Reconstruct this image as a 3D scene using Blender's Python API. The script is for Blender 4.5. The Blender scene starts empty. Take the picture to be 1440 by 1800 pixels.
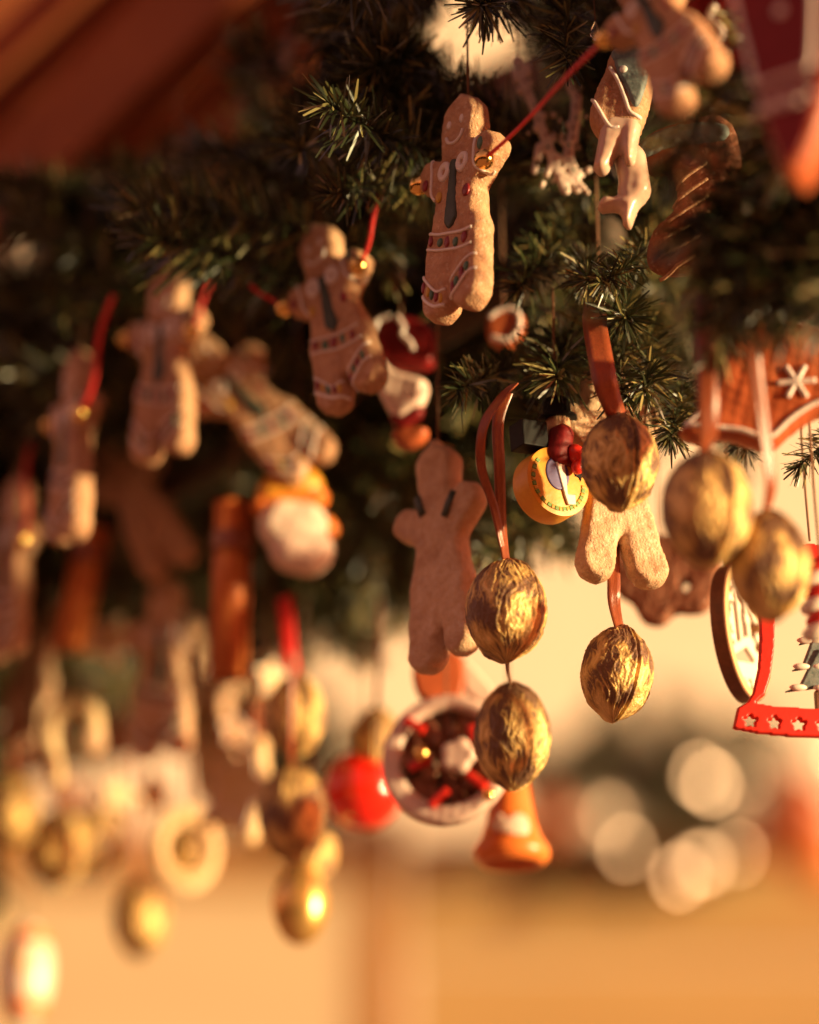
import bpy, bmesh, math, random
import numpy as np
from mathutils import Vector, Matrix, noise

random.seed(11)
C = bpy.context.scene.collection
SC = bpy.context.scene
R = math.radians

# ------------------------------------------------------------------ camera
TILT = R(22.0)
FPX = 1800 * 85.0 / 36.0          # focal length in photograph pixels
cd = bpy.data.cameras.new('camera')
cd.sensor_fit = 'VERTICAL'
cd.sensor_height = 36.0
cd.lens = 85.0
cd.clip_start = 0.05
cd.clip_end = 200.0
cd.dof.use_dof = True
cd.dof.focus_distance = 1.13
cd.dof.aperture_fstop = 2.0
cd.dof.aperture_ratio = 1.12
cd.dof.aperture_rotation = R(35)
cam = bpy.data.objects.new('camera', cd)
C.objects.link(cam)
cam.location = (0, 0, 0)
cam.rotation_euler = (math.pi / 2 + TILT, 0, 0)
SC.camera = cam

def P(px, py, D):
    """photograph pixel + distance along the lens axis -> point in metres"""
    x = (px - 720) / FPX * D
    u = (900 - py) / FPX * D
    return Vector((x, D * math.cos(TILT) - u * math.sin(TILT), u * math.cos(TILT) + D * math.sin(TILT)))

def proj(p):
    D = p.y * math.cos(TILT) + p.z * math.sin(TILT)
    u = -p.y * math.sin(TILT) + p.z * math.cos(TILT)
    return 720 + p.x / D * FPX, 900 - u / D * FPX, D

# ------------------------------------------------------------------ light
SUN_EL, SUN_AZ = R(1.5), R(111.0)       # azimuth clockwise from +Y
w = bpy.data.worlds.new('World')
SC.world = w
w.use_nodes = True
nt = w.node_tree
bg = nt.nodes['Background']
sky = nt.nodes.new('ShaderNodeTexSky')
sky.sky_type = 'NISHITA'
sky.sun_disc = False
sky.sun_elevation = SUN_EL
sky.sun_rotation = SUN_AZ
sky.dust_density = 4.0
tint = nt.nodes.new('ShaderNodeMix')
tint.data_type = 'RGBA'
tint.blend_type = 'MULTIPLY'
tint.inputs['Factor'].default_value = 1.0
tint.inputs['B'].default_value = (2.05, 0.74, 0.58, 1)       # the warm white balance of the picture
nt.links.new(sky.outputs[0], tint.inputs['A'])
nt.links.new(tint.outputs['Result'], bg.inputs['Color'])
bg.inputs['Strength'].default_value = 0.15
sl = bpy.data.lights.new('sun', 'SUN')
sl.energy = 2.25
sl.angle = R(2.5)
sl.color = (1.0, 0.79, 0.40)
so = bpy.data.objects.new('sun', sl)
C.objects.link(so)
tosun = Vector((math.sin(SUN_AZ) * math.cos(SUN_EL), math.cos(SUN_AZ) * math.cos(SUN_EL), math.sin(SUN_EL)))
so.rotation_euler = tosun.to_track_quat('Z', 'Y').to_euler()
SC.view_settings.view_transform = 'Standard'
SC.view_settings.look = 'None'
SC.view_settings.exposure = 2.15
SC.view_settings.gamma = 1.0
SC.cycles.use_denoising = True

# ------------------------------------------------------------------ materials
def mat(name, col, rough=0.6, metal=0.0, var=None, vscale=60, bump=0.0, bscale=300, spec=0.5,
        emit=None, estr=0, sss=0.0, coat=0.0, detail=4, stretch=None, trans=0.0):
    m = bpy.data.materials.new(name)
    m.use_nodes = True
    t = m.node_tree
    b = t.nodes['Principled BSDF']
    b.inputs['Base Color'].default_value = (*col, 1)
    b.inputs['Roughness'].default_value = rough
    b.inputs['Metallic'].default_value = metal
    b.inputs['Specular IOR Level'].default_value = spec
    b.inputs['Coat Weight'].default_value = coat
    b.inputs['Transmission Weight'].default_value = trans
    if sss:
        b.inputs['Subsurface Weight'].default_value = sss
        b.inputs['Subsurface Radius'].default_value = (0.006, 0.003, 0.0015)
        b.inputs['Subsurface Scale'].default_value = 1.0
    if emit:
        b.inputs['Emission Color'].default_value = (*emit, 1)
        b.inputs['Emission Strength'].default_value = estr
    tc = t.nodes.new('ShaderNodeTexCoord')
    src = tc.outputs['Object']
    if stretch:
        mp = t.nodes.new('ShaderNodeMapping')
        mp.inputs['Scale'].default_value = stretch
        t.links.new(src, mp.inputs['Vector'])
        src = mp.outputs[0]
    if var:
        n = t.nodes.new('ShaderNodeTexNoise')
        n.inputs['Scale'].default_value = vscale
        n.inputs['Detail'].default_value = detail
        n.inputs['Roughness'].default_value = 0.65
        t.links.new(src, n.inputs['Vector'])
        rp = t.nodes.new('ShaderNodeValToRGB')
        rp.color_ramp.elements[0].position = 0.35
        rp.color_ramp.elements[1].position = 0.65
        rp.color_ramp.elements[0].color = (*col, 1)
        rp.color_ramp.elements[1].color = (*var, 1)
        t.links.new(n.outputs['Fac'], rp.inputs[0])
        t.links.new(rp.outputs[0], b.inputs['Base Color'])
    if bump:
        n2 = t.nodes.new('ShaderNodeTexNoise')
        n2.inputs['Scale'].default_value = bscale
        n2.inputs['Detail'].default_value = 5
        t.links.new(src, n2.inputs['Vector'])
        bp = t.nodes.new('ShaderNodeBump')
        bp.inputs['Strength'].default_value = bump
        bp.inputs['Distance'].default_value = 0.001
        t.links.new(n2.outputs['Fac'], bp.inputs['Height'])
        t.links.new(bp.outputs[0], b.inputs['Normal'])
    return m

def dough(name, a, b_, glitter=0.12):
    """baked salt dough: grainy, with small sugar sparkles"""
    m = mat(name, a, rough=0.75, var=b_, vscale=220, bump=0.9, bscale=900, spec=0.25, detail=6)
    t = m.node_tree
    b = t.nodes['Principled BSDF']
    tc = [n for n in t.nodes if n.type == 'TEX_COORD'][0]
    v = t.nodes.new('ShaderNodeTexVoronoi')
    v.inputs['Scale'].default_value = 900
    t.links.new(tc.outputs['Object'], v.inputs['Vector'])
    sep = t.nodes.new('ShaderNodeSeparateColor')
    t.links.new(v.outputs['Color'], sep.inputs[0])
    gt = t.nodes.new('ShaderNodeMath'); gt.operation = 'GREATER_THAN'
    gt.inputs[1].default_value = 1 - glitter
    t.links.new(sep.outputs[0], gt.inputs[0])
    mr = t.nodes.new('ShaderNodeMapRange')
    mr.inputs['To Min'].default_value = 0.78
    mr.inputs['To Max'].default_value = 0.22
    t.links.new(gt.outputs[0], mr.inputs['Value'])
    t.links.new(mr.outputs[0], b.inputs['Roughness'])
    old = b.inputs['Base Color'].links[0].from_socket
    mx = t.nodes.new('ShaderNodeMix'); mx.data_type = 'RGBA'
    mx.inputs['B'].default_value = (0.80, 0.62, 0.46, 1)
    t.links.new(old, mx.inputs['A'])
    sc = t.nodes.new('ShaderNodeMath'); sc.operation = 'MULTIPLY'; sc.inputs[1].default_value = 0.30
    t.links.new(gt.outputs[0], sc.inputs[0])
    t.links.new(sc.outputs[0], mx.inputs['Factor'])
    t.links.new(mx.outputs['Result'], b.inputs['Base Color'])
    # broad baking unevenness
    n = t.nodes.new('ShaderNodeTexNoise'); n.inputs['Scale'].default_value = 55; n.inputs['Detail'].default_value = 3
    t.links.new(tc.outputs['Object'], n.inputs['Vector'])
    mx2 = t.nodes.new('ShaderNodeMix'); mx2.data_type = 'RGBA'; mx2.blend_type = 'MULTIPLY'
    mx2.inputs['Factor'].default_value = 0.55
    rp = t.nodes.new('ShaderNodeValToRGB')
    rp.color_ramp.elements[0].position = 0.3; rp.color_ramp.elements[0].color = (0.62, 0.5, 0.42, 1)
    rp.color_ramp.elements[1].position = 0.62; rp.color_ramp.elements[1].color = (1, 1, 1, 1)
    t.links.new(n.outputs['Fac'], rp.inputs[0])
    t.links.new(mx.outputs['Result'], mx2.inputs['A'])
    t.links.new(rp.outputs[0], mx2.inputs['B'])
    t.links.new(mx2.outputs['Result'], b.inputs['Base Color'])
    return m

M = {}
M['dough'] = dough('gingerbread_dough', (0.47, 0.245, 0.135), (0.59, 0.34, 0.19))
M['pale_dough'] = dough('pale_sugared_dough', (0.60, 0.37, 0.22), (0.69, 0.465, 0.29), 0.22)
M['dark_dough'] = dough('dark_gingerbread', (0.26, 0.095, 0.05), (0.36, 0.15, 0.085), 0.06)
M['icing'] = mat('white_icing', (0.74, 0.62, 0.56), rough=0.42, bump=0.3, bscale=500, sss=0.1)
M['cream'] = mat('cream_glaze', (0.78, 0.62, 0.50), rough=0.28, bump=0.12, bscale=120, sss=0.25)
M['shadedglaze'] = mat('shaded_pale_glaze', (0.56, 0.37, 0.27), rough=0.3, bump=0.12, bscale=120, sss=0.15, var=(0.62, 0.43, 0.33), vscale=60)  # pale glaze with the pinkish tone of its shade put into the colour
M['goldcream'] = mat('golden_biscuit', (0.66, 0.44, 0.22), rough=0.6, var=(0.74, 0.54, 0.30), vscale=120, bump=0.6, bscale=500)
M['porcelain'] = mat('pink_white_porcelain', (0.72, 0.52, 0.42), rough=0.5, bump=0.4, bscale=300)
M['tie'] = mat('dark_green_paint', (0.035, 0.045, 0.03), rough=0.55, var=(0.05, 0.06, 0.04), vscale=200, bump=0.3)
M['green'] = mat('green_candy', (0.06, 0.13, 0.07), rough=0.4, bump=0.2)
M['red'] = mat('red_candy', (0.22, 0.012, 0.012), rough=0.35, bump=0.2)
M['yellow'] = mat('yellow_candy', (0.55, 0.30, 0.03), rough=0.4, bump=0.2)
M['redcord'] = mat('red_satin_cord', (0.62, 0.012, 0.008), rough=0.45, bump=0.5, bscale=1500, sss=0.1)
M['twine'] = mat('brown_twine', (0.22, 0.10, 0.05), rough=0.8, bump=0.6, bscale=2000)
M['ribbon'] = mat('copper_satin_ribbon', (0.20, 0.040, 0.015), rough=0.33, var=(0.27, 0.065, 0.02), vscale=900, bump=0.25, bscale=1800, spec=0.6, stretch=(1, 1, 0.15))
M['gold'] = mat('polished_gold_bell', (0.90, 0.55, 0.16), rough=0.16, metal=1.0)
M['redpaint'] = mat('bright_red_paint', (0.68, 0.022, 0.008), rough=0.4, var=(0.60, 0.02, 0.008), vscale=80, bump=0.15)
M['darkred'] = mat('dark_red_glaze', (0.15, 0.006, 0.007), rough=0.5, var=(0.20, 0.010, 0.009), vscale=60, bump=0.4, bscale=250, spec=0.25)
M['redbrown'] = mat('red_brown_glaze', (0.36, 0.075, 0.022), rough=0.45, var=(0.46, 0.11, 0.035), vscale=70, bump=0.4, bscale=250, spec=0.35)
M['orange'] = mat('orange_glaze', (0.75, 0.20, 0.035), rough=0.35, bump=0.15, sss=0.15)
M['cinnamon'] = mat('cinnamon_bark', (0.46, 0.11, 0.022), rough=0.5, var=(0.60, 0.18, 0.04), vscale=200, bump=0.6, bscale=400, stretch=(1, 1, 0.1))
M['yellowwood'] = mat('yellow_painted_wood', (0.74, 0.33, 0.025), rough=0.45, var=(0.66, 0.27, 0.02), vscale=150, bump=0.2)
M['purple'] = mat('violet_paint', (0.10, 0.075, 0.20), rough=0.5)
M['white'] = mat('white_paint', (0.80, 0.70, 0.58), rough=0.5)
M['black'] = mat('black_paint', (0.010, 0.009, 0.008), rough=0.6, spec=0.15)
M['limegreen'] = mat('leaf_green_paint', (0.13, 0.26, 0.04), rough=0.45)
M['lightwood'] = mat('light_plywood', (0.72, 0.50, 0.24), rough=0.55, var=(0.62, 0.40, 0.17), vscale=120, bump=0.3, stretch=(1, 1, 0.12))
M['darkbrown'] = mat('dark_brown_wood', (0.13, 0.045, 0.018), rough=0.5, var=(0.2, 0.07, 0.025), vscale=300)
M['silvergreen'] = mat('grey_green_felt', (0.10, 0.13, 0.12), rough=0.7, var=(0.2, 0.23, 0.22), vscale=200, bump=0.5)
M['glass'] = mat('clear_glass', (1, 0.9, 0.8), rough=0.05, trans=1.0)
M['roofwood'] = mat('stained_roof_boards', (0.30, 0.072, 0.028), rough=0.6, var=(0.40, 0.11, 0.04), vscale=14, bump=0.5, bscale=60, stretch=(0.12, 1, 1))
M['backingshade'] = mat('dark_shade_backing', (0.055, 0.026, 0.014), rough=0.7, var=(0.085, 0.04, 0.02), vscale=20, bump=0.5, bscale=60, stretch=(0.12, 1, 1))  # near-black brown of the added backing, shade put into the colour
M['plaster'] = mat('cream_plaster', (0.82, 0.73, 0.58), rough=0.85, var=(0.75, 0.65, 0.51), vscale=1.2, bump=0.4, bscale=40)
M['honeywood'] = mat('honey_boards', (0.45, 0.285, 0.105), rough=0.6, var=(0.38, 0.23, 0.08), vscale=3, bump=0.4, bscale=40, stretch=(0.2, 1, 1))
M['palewood'] = mat('pale_boards', (0.60, 0.47, 0.28), rough=0.6, var=(0.54, 0.41, 0.24), vscale=3, bump=0.4, bscale=40, stretch=(0.2, 1, 1))
M['postwood'] = mat('red_brown_post', (0.37, 0.18, 0.05), rough=0.6, var=(0.31, 0.145, 0.04), vscale=6, bump=0.4, bscale=40)
M['stone'] = mat('sandy_paving', (0.42, 0.33, 0.24), rough=0.85, var=(0.34, 0.26, 0.18), vscale=3, bump=0.5, bscale=30)
M['bulb'] = mat('lit_bulb', (1, 0.8, 0.6), rough=0.3, emit=(1.0, 0.54, 0.23), estr=16)
M['stem'] = mat('brown_wire_stem', (0.05, 0.03, 0.015), rough=0.8)

def needle_mat():
    m = bpy.data.materials.new('fir_needles')
    m.use_nodes = True
    t = m.node_tree
    b = t.nodes['Principled BSDF']
    b.inputs['Roughness'].default_value = 0.36
    b.inputs['Specular IOR Level'].default_value = 0.55
    at = t.nodes.new('ShaderNodeAttribute'); at.attribute_name = 'shade'
    rp = t.nodes.new('ShaderNodeValToRGB')
    e = rp.color_ramp.elements
    e[0].position = 0.0; e[0].color = (0.014, 0.017, 0.007, 1)
    e[1].position = 1.0; e[1].color = (0.32, 0.25, 0.09, 1)
    k = e.new(0.6); k.color = (0.046, 0.056, 0.018, 1)
    t.links.new(at.outputs['Fac'], rp.inputs[0])
    t.links.new(rp.outputs[0], b.inputs['Base Color'])
    return m
M['needle'] = needle_mat()

def walnut_mat():
    m = mat('gold_painted_walnut', (0.80, 0.50, 0.12), rough=0.5, metal=0.4, bump=0.7, bscale=800)
    t = m.node_tree
    b = t.nodes['Principled BSDF']
    at = t.nodes.new('ShaderNodeAttribute'); at.attribute_name = 'paint'
    rp = t.nodes.new('ShaderNodeValToRGB')
    e = rp.color_ramp.elements
    e[0].position = 0.36; e[0].color = (0.17, 0.085, 0.042, 1)
    e[1].position = 0.60; e[1].color = (0.60, 0.38, 0.12, 1)
    k = e.new(0.85); k.color = (0.80, 0.57, 0.23, 1)
    t.links.new(at.outputs['Fac'], rp.inputs[0])
    t.links.new(rp.outputs[0], b.inputs['Base Color'])
    mr = t.nodes.new('ShaderNodeMapRange')
    mr.inputs['From Min'].default_value = 0.36; mr.inputs['From Max'].default_value = 0.62
    mr.inputs['To Min'].default_value = 0.1; mr.inputs['To Max'].default_value = 0.38
    t.links.new(at.outputs['Fac'], mr.inputs['Value'])
    t.links.new(mr.outputs[0], b.inputs['Metallic'])
    return m
M['walnut'] = walnut_mat()

# ------------------------------------------------------------------ mesh helpers
def mesh(name, verts, faces, smooth=True):
    me = bpy.data.meshes.new(name)
    me.from_pydata([tuple(v) for v in verts], [], faces)
    me.update()
    if smooth:
        me.polygons.foreach_set('use_smooth', [True] * len(me.polygons))
    return me

def obj(name, me, material, parent=None, loc=None, rot=None, scale=None):
    o = bpy.data.objects.new(name, me)
    if material and not me.materials:
        me.materials.append(M[material] if isinstance(material, str) else material)
    C.objects.link(o)
    if parent: o.parent = parent
    if loc is not None: o.location = loc
    if rot is not None: o.rotation_euler = rot
    if scale is not None: o.scale = (scale,) * 3 if isinstance(scale, (int, float)) else scale
    return o

def tag(o, label, cat, group=None, kind=None):
    o['label'] = label; o['category'] = cat
    if group: o['group'] = group
    if kind: o['kind'] = kind
    return o

def thing(name, label, cat, loc, yaw=0, roll=0, pitch=0, group=None, scale=1.0):
    """Empty; front looks to -Y at yaw 0; yaw>0 turns the front to the right, roll>0 is clockwise"""
    o = bpy.data.objects.new(name, None)
    o.empty_display_size = 0.01
    C.objects.link(o)
    o.location = loc
    o.rotation_euler = (R(pitch), R(roll), R(yaw))
    o.scale = (scale,) * 3
    return tag(o, label, cat, group)

def mw(o):
    return Matrix.LocRotScale(o.location, o.rotation_euler, o.scale)

def tube(points, rad, seg=8, name='tube', flat=1.0, caps=True):
    pts = [Vector(p) for p in points]
    n = len(pts)
    rads = rad if isinstance(rad, (list, tuple)) else [rad] * n
    V, F = [], []
    ref = None
    for i in range(n):
        t = (pts[min(i + 1, n - 1)] - pts[max(i - 1, 0)]).normalized()
        if ref is None:
            ref = Vector((0, 1, 0)) if abs(t.y) < 0.9 else Vector((1, 0, 0))
        a = (ref - t * ref.dot(t)).normalized()
        b = t.cross(a)
        ref = a
        for k in range(seg):
            q = 2 * math.pi * k / seg
            V.append(pts[i] + (a * math.cos(q) * flat + b * math.sin(q)) * rads[i])
    for i in range(n - 1):
        for k in range(seg):
            k2 = (k + 1) % seg
            F.append((i * seg + k, i * seg + k2, (i + 1) * seg + k2, (i + 1) * seg + k))
    if caps:
        F.append(tuple(range(seg - 1, -1, -1)))
        F.append(tuple((n - 1) * seg + k for k in range(seg)))
    return mesh(name, V, F)

def spline(pts, sub=6, closed=False):
    pts = [np.array(p, float) for p in pts]
    n = len(pts)
    out = []
    rng = range(n) if closed else range(n - 1)
    for i in rng:
        p0 = pts[(i - 1) % n] if closed or i > 0 else pts[i]
        p1 = pts[i]; p2 = pts[(i + 1) % n]
        p3 = pts[(i + 2) % n] if closed or i + 2 < n else p2
        for k in range(sub):
            t = k / sub
            out.append(0.5 * ((2 * p1) + (-p0 + p2) * t + (2 * p0 - 5 * p1 + 4 * p2 - p3) * t * t + (-p0 + 3 * p1 - 3 * p2 + p3) * t ** 3))
    if not closed: out.append(pts[-1])
    return out

def lathe(profile, seg=32, name='lathe'):
    V, F = [], []
    for r, z in profile:
        for k in range(seg):
            a = 2 * math.pi * k / seg
            V.append((r * math.cos(a), r * math.sin(a), z))
    for i in range(len(profile) - 1):
        for k in range(seg):
            k2 = (k + 1) % seg
            F.append((i * seg + k, i * seg + k2, (i + 1) * seg + k2, (i + 1) * seg + k))
    return mesh(name, V, F)

def ball(rx, ry=None, rz=None, seg=20, rings=14, name='ball'):
    ry = ry or rx; rz = rz or rx
    prof = [(max(math.sin(math.pi * i / rings), 1e-4), math.cos(math.pi * i / rings)) for i in range(rings + 1)]
    me = lathe(prof, seg, name)
    for v in me.vertices:
        v.co = (v.co.x * rx, v.co.y * ry, v.co.z * rz)
    me.flip_normals()
    return me

def box(sx, sy, sz, bevel=0.0, name='box'):
    bm = bmesh.new()
    bmesh.ops.create_cube(bm, size=1)
    bmesh.ops.scale(bm, vec=(sx, sy, sz), verts=bm.verts)
    if bevel:
        bmesh.ops.bevel(bm, geom=list(bm.edges), offset=bevel, segments=2, affect='EDGES', profile=0.6)
    me = bpy.data.meshes.new(name)
    bm.to_mesh(me); bm.free()
    return me

# signed distance helpers, millimetres, negative inside
def cap(ax, az, bx, bz, ra, rb=None):
    rb = ra if rb is None else rb
    def f(x, z):
        dx, dz = bx - ax, bz - az
        L = dx * dx + dz * dz + 1e-9
        t = np.clip(((x - ax) * dx + (z - az) * dz) / L, 0, 1)
        return np.hypot(x - ax - t * dx, z - az - t * dz) - (ra + (rb - ra) * t)
    return f

def union(fs, k=0.0):
    def f(x, z):
        d = fs[0](x, z)
        for g in fs[1:]:
            e = g(x, z)
            if k:
                h = np.clip(0.5 + 0.5 * (e - d) / k, 0, 1)
                d = e + (d - e) * h - k * h * (1 - h)
            else:
                d = np.minimum(d, e)
        return d
    return f

def minus(a, b):
    return lambda x, z: np.maximum(a(x, z), -b(x, z))

def poly(pts):
    A = np.array(pts, float)
    B = np.roll(A, -1, axis=0)
    def f(x, z):
        d = np.full(x.shape, 1e9); ins = np.zeros(x.shape, bool)
        for (ax, az), (bx, bz) in zip(A, B):
            dx, dz = bx - ax, bz - az
            t = np.clip(((x - ax) * dx + (z - az) * dz) / (dx * dx + dz * dz + 1e-12), 0, 1)
            d = np.minimum(d, np.hypot(x - ax - t * dx, z - az - t * dz))
            c = (az > z) != (bz > z)
            with np.errstate(divide='ignore', invalid='ignore'):
                xi = ax + (z - az) * dx / (dz if dz != 0 else 1e-12)
            ins ^= c & (x < xi)
        return np.where(ins, -d, d)
    return f

def ell(cx, cz, rx, rz):
    def f(x, z):
        q = np.hypot((x - cx) / rx, (z - cz) / rz)
        return (q - 1) * min(rx, rz)
    return f

def star(cx, cz, r, r2, n=5, rot=90):
    return poly([((r if i % 2 == 0 else r2) * math.cos(R(rot) + math.pi * i / n) + cx,
                  (r if i % 2 == 0 else r2) * math.sin(R(rot) + math.pi * i / n) + cz) for i in range(2 * n)])

def cookie(name, sdf, bb, T, w_=4.0, g=1.2, rough=0.25, p=2.2, front_only_dome=0.0):
    """rounded slab of the outline sdf<0; bb = x0,z0,x1,z1 in mm; thickness T; edge rounding w_.
    returns mesh (metres) and front(x,z) -> y in metres"""
    x0, z0, x1, z1 = bb
    nx = int((x1 - x0) / g) + 3; nz = int((z1 - z0) / g) + 3
    X, Z = np.meshgrid(x0 - g + g * np.arange(nx), z0 - g + g * np.arange(nz), indexing='ij')
    S = sdf(X, Z)
    ok = S < 0.5 * g
    cell = ok[:-1, :-1] & ok[1:, :-1] & ok[:-1, 1:] & ok[1:, 1:]
    cnt = np.zeros(S.shape, int)
    for a in (0, 1):
        for b in (0, 1):
            cnt[a:nx - 1 + a, b:nz - 1 + b] += cell
    used = cnt > 0
    bnd = used & (cnt < 4)
    for _ in range(3):
        s = sdf(X, Z); e = 0.02
        gx = (sdf(X + e, Z) - sdf(X - e, Z)) / (2 * e); gz = (sdf(X, Z + e) - sdf(X, Z - e)) / (2 * e)
        L = np.maximum(gx * gx + gz * gz, 0.2)
        X = np.where(bnd, X - np.clip(s * gx / L, -g, g), X); Z = np.where(bnd, Z - np.clip(s * gz / L, -g, g), Z)
    def height(x, z):
        d = np.clip(-sdf(x, z) / w_, 0, 1)
        return T / 2 * (1 - (1 - d) ** p) ** (1 / p)
    H = height(X, Z)
    if rough:
        ph = random.random() * 50
        N = (np.sin(X * 0.31 + ph) * np.sin(Z * 0.27 + ph * 1.7) + 0.6 * np.sin(X * 0.83 + Z * 0.4 + ph) * np.sin(Z * 0.71 - X * 0.3))
        H = H * (1 + rough * 0.18 * N) 
    V, F = [], []
    fi = -np.ones(S.shape, int); bi = -np.ones(S.shape, int)
    for i, j in zip(*np.nonzero(used)):
        x, z = X[i, j] * .001, Z[i, j] * .001
        if bnd[i, j]:
            fi[i, j] = bi[i, j] = len(V); V.append((x, 0, z))
        else:
            h = H[i, j] * .001
            fi[i, j] = len(V); V.append((x, -h, z))
            bi[i, j] = len(V); V.append((x, h, z))
    for i, j in zip(*np.nonzero(cell)):
        q = ((i, j), (i + 1, j), (i + 1, j + 1), (i, j + 1))
        F.append(tuple(int(fi[k]) for k in q))
        F.append(tuple(int(bi[k]) for k in reversed(q)))
    me = mesh(name, V, F)
    def front(x, z):
        return -float(height(np.array([float(x)]), np.array([float(z)]))[0]) * .001
    return me, front

def bbox_pts(pts, m=2):
    a = np.array(pts)
    return (a[:, 0].min() - m, a[:, 1].min() - m, a[:, 0].max() + m, a[:, 1].max() + m)

def pxmm(pts, cx, cy, D, yaw=0):
    s = D / FPX * 1000
    c = math.cos(R(yaw))
    return [((x - cx) * s / c, (cy - y) * s) for x, y in pts]

def line_on(front, pts, r=0.8, lift=0.2, name='icing_line'):
    q = spline(pts, 5)
    return tube([(a[0] * .001, front(a[0], a[1]) - lift * .001, a[1] * .001) for a in q], r * .001, 6, name)

def dot_on(front, x, z, rx, rz, th=0.9, name='dot'):
    me = ball(rx * .001, th * .001, rz * .001, 10, 8, name)
    y = front(x, z)
    for v in me.vertices: v.co += Vector((x * .001, y, z * .001))
    return me

def part_cookie(name, pts_or_sdf, bb, T, material, parent, y=0.0, w_=1.0, g=0.8, rough=0.15, smooth_poly=True):
    me, fr = cookie(name, pts_or_sdf, bb, T, w_, g, rough)
    o = obj(name, me, material, parent, loc=(0, y, 0))
    return o, fr

def hang(root, top_mm, length, material='twine', r=0.0006, name='hanging_thread', sway=0.0):
    m = mw(root); inv = m.inverted()
    a = m @ (Vector(top_mm) * .001)
    pts = [inv @ (a + Vector((sway * t * t, 0.004 * math.sin(3 * t), length * t))) for t in (0, .25, .5, .75, 1)]
    return obj(name, tube(pts, r, 6, name), material, root)

def ribbon_mesh(pts, width, name='ribbon', twist=0.0, thick=0.0004, a0=0.0):
    q = [Vector(p) for p in spline([tuple(p) for p in pts], 8)]
    V, F = [], []
    n = len(q)
    for i in range(n):
        t = (q[min(i + 1, n - 1)] - q[max(i - 1, 0)]).normalized()
        side = t.cross(Vector((0, -1, 0)))
        if side.length < 0.2: side = Vector((1, 0, 0))
        side.normalize()
        ang = a0 + twist * i / (n - 1)
        nrm = side.cross(t)
        s = side * math.cos(ang) + nrm * math.sin(ang)
        m_ = s.cross(t).normalized()
        for u, th in ((-1, -1), (-0.4, -1.6), (0.4, -1.6), (1, -1), (1, 1), (0.4, 0.4), (-0.4, 0.4), (-1, 1)):
            V.append(q[i] + s * u * width / 2 + m_ * th * thick)
    for i in range(n - 1):
        for k in range(8):
            k2 = (k + 1) % 8
            F.append((i * 8 + k, i * 8 + k2, i * 8 + 8 + k2, i * 8 + 8 + k))
    return mesh(name, V, F)

def bar(p, q, wd, th, up, name, material, parent=None, bevel=0.004):
    """box from p to q; wd along 'up', th across"""
    d = q - p
    X = d.normalized(); Y = X.cross(up).normalized(); Zv = Y.cross(X) * -1
    Zv = X.cross(Y)
    me = box(d.length, th, wd, bevel, name)
    m = Matrix((X, Y, Zv)).transposed().to_4x4()
    m.translation = (p + q) / 2
    me.transform(m)
    return obj(name, me, material, parent)

# ------------------------------------------------------------------ the setting
GZ = -1.65
g = obj('market_square', box(16, 22, 0.1, 0, 'market_square'), 'stone', loc=(0, 7, GZ - 0.05)); g['kind'] = 'structure'

# house front across the square
house = thing('house', 'cream plastered house front across the square', 'building', (0, 10.5, GZ))
obj('wall', box(18, 0.4, 11.0, 0, 'wall'), 'plaster', house, loc=(0, 0.2, 5.5))
obj('plinth', box(18, 0.1, 0.7, 0.01, 'plinth'), 'stone', house, loc=(0, -0.052, 0.35))

# stall opposite
DS = 6.0
ts = P(1100, 1490, DS)
stall = thing('market_stall', 'honey coloured wooden market stall across the way', 'stall', (ts.x, ts.y, GZ))
H_top = ts.z - GZ
xl = P(720, 1490, DS).x - ts.x
for i in range(11):
    h = H_top / 11
    obj('plank', box(2.9, 0.03, h - 0.012, 0.004, 'plank') if i == 0 else bpy.data.meshes['plank'], 'honeywood', stall,
        loc=(xl + 1.45 + random.uniform(-.01, .01), random.uniform(-.004, .004), h * (i + 0.5)))
obj('post', box(0.12, 0.05, H_top + 0.1, 0.008, 'post'), 'postwood', stall, loc=(xl - 0.075, 0.002, (H_top + 0.1) / 2))
obj('shelf', box(2.9, 0.35, 0.03, 0.004, 'shelf'), 'honeywood', stall, loc=(xl + 1.45, 0.16, H_top + 0.016))
for i in range(6):
    h = (H_top - 0.05) / 6
    obj('side_plank', box(1.3, 0.03, h - 0.012, 0.004, 'side_plank') if i == 0 else bpy.data.meshes['side_plank'], 'palewood', stall,
        loc=(xl - 0.14 - 0.65, 0.0, h * (i + .5)))
obj('side_rail', box(1.3, 0.06, 0.14, 0.006, 'side_rail'), 'postwood', stall, loc=(xl - 0.14 - 0.65, -0.012, H_top - 0.03))

# the eave of our own stall: roof boards, and added dark backing for the garland's shade
A0 = P(1300, 330, 1.17); A1 = P(0, 960, 1.76)
A0.z = A1.z = 0.60
AX = A1 - A0; AXN = AX.normalized(); PERP = Vector((-AXN.y, AXN.x, 0)).normalized()
if PERP.y < 0: PERP = -PERP
eave = thing('stall_eave', 'eave with red brown roof boards, and added dark backing shading the fir garland', 'eave', A0 + PERP * 0.10)
def loc_bar(p, q, *a, **k):
    return bar(p - eave.location, q - eave.location, *a, **k)
for k in (-1, 0, 1, 2):
    off = 105 - 95 - 215 * k
    c0 = P(-250, 1010 + off + 100, 2.28 + 0.01 * (k % 2)); c1 = P(1560, 270 + off + 100, 1.72 + 0.01 * (k % 2))
    if k == -1: c1 = c0.lerp(c1, 0.60)
    up = Vector((0, 0, 1)); up = up - up.project(c1 - c0)
    loc_bar(c0, c1, 0.112, 0.025, up.normalized(), 'shade_backing', 'backingshade', eave)  # added dark boards, giving the gaps behind the fir their deep shade
c0 = P(-260, 1330, 2.32); c1 = P(480, 1190, 2.12)
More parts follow.
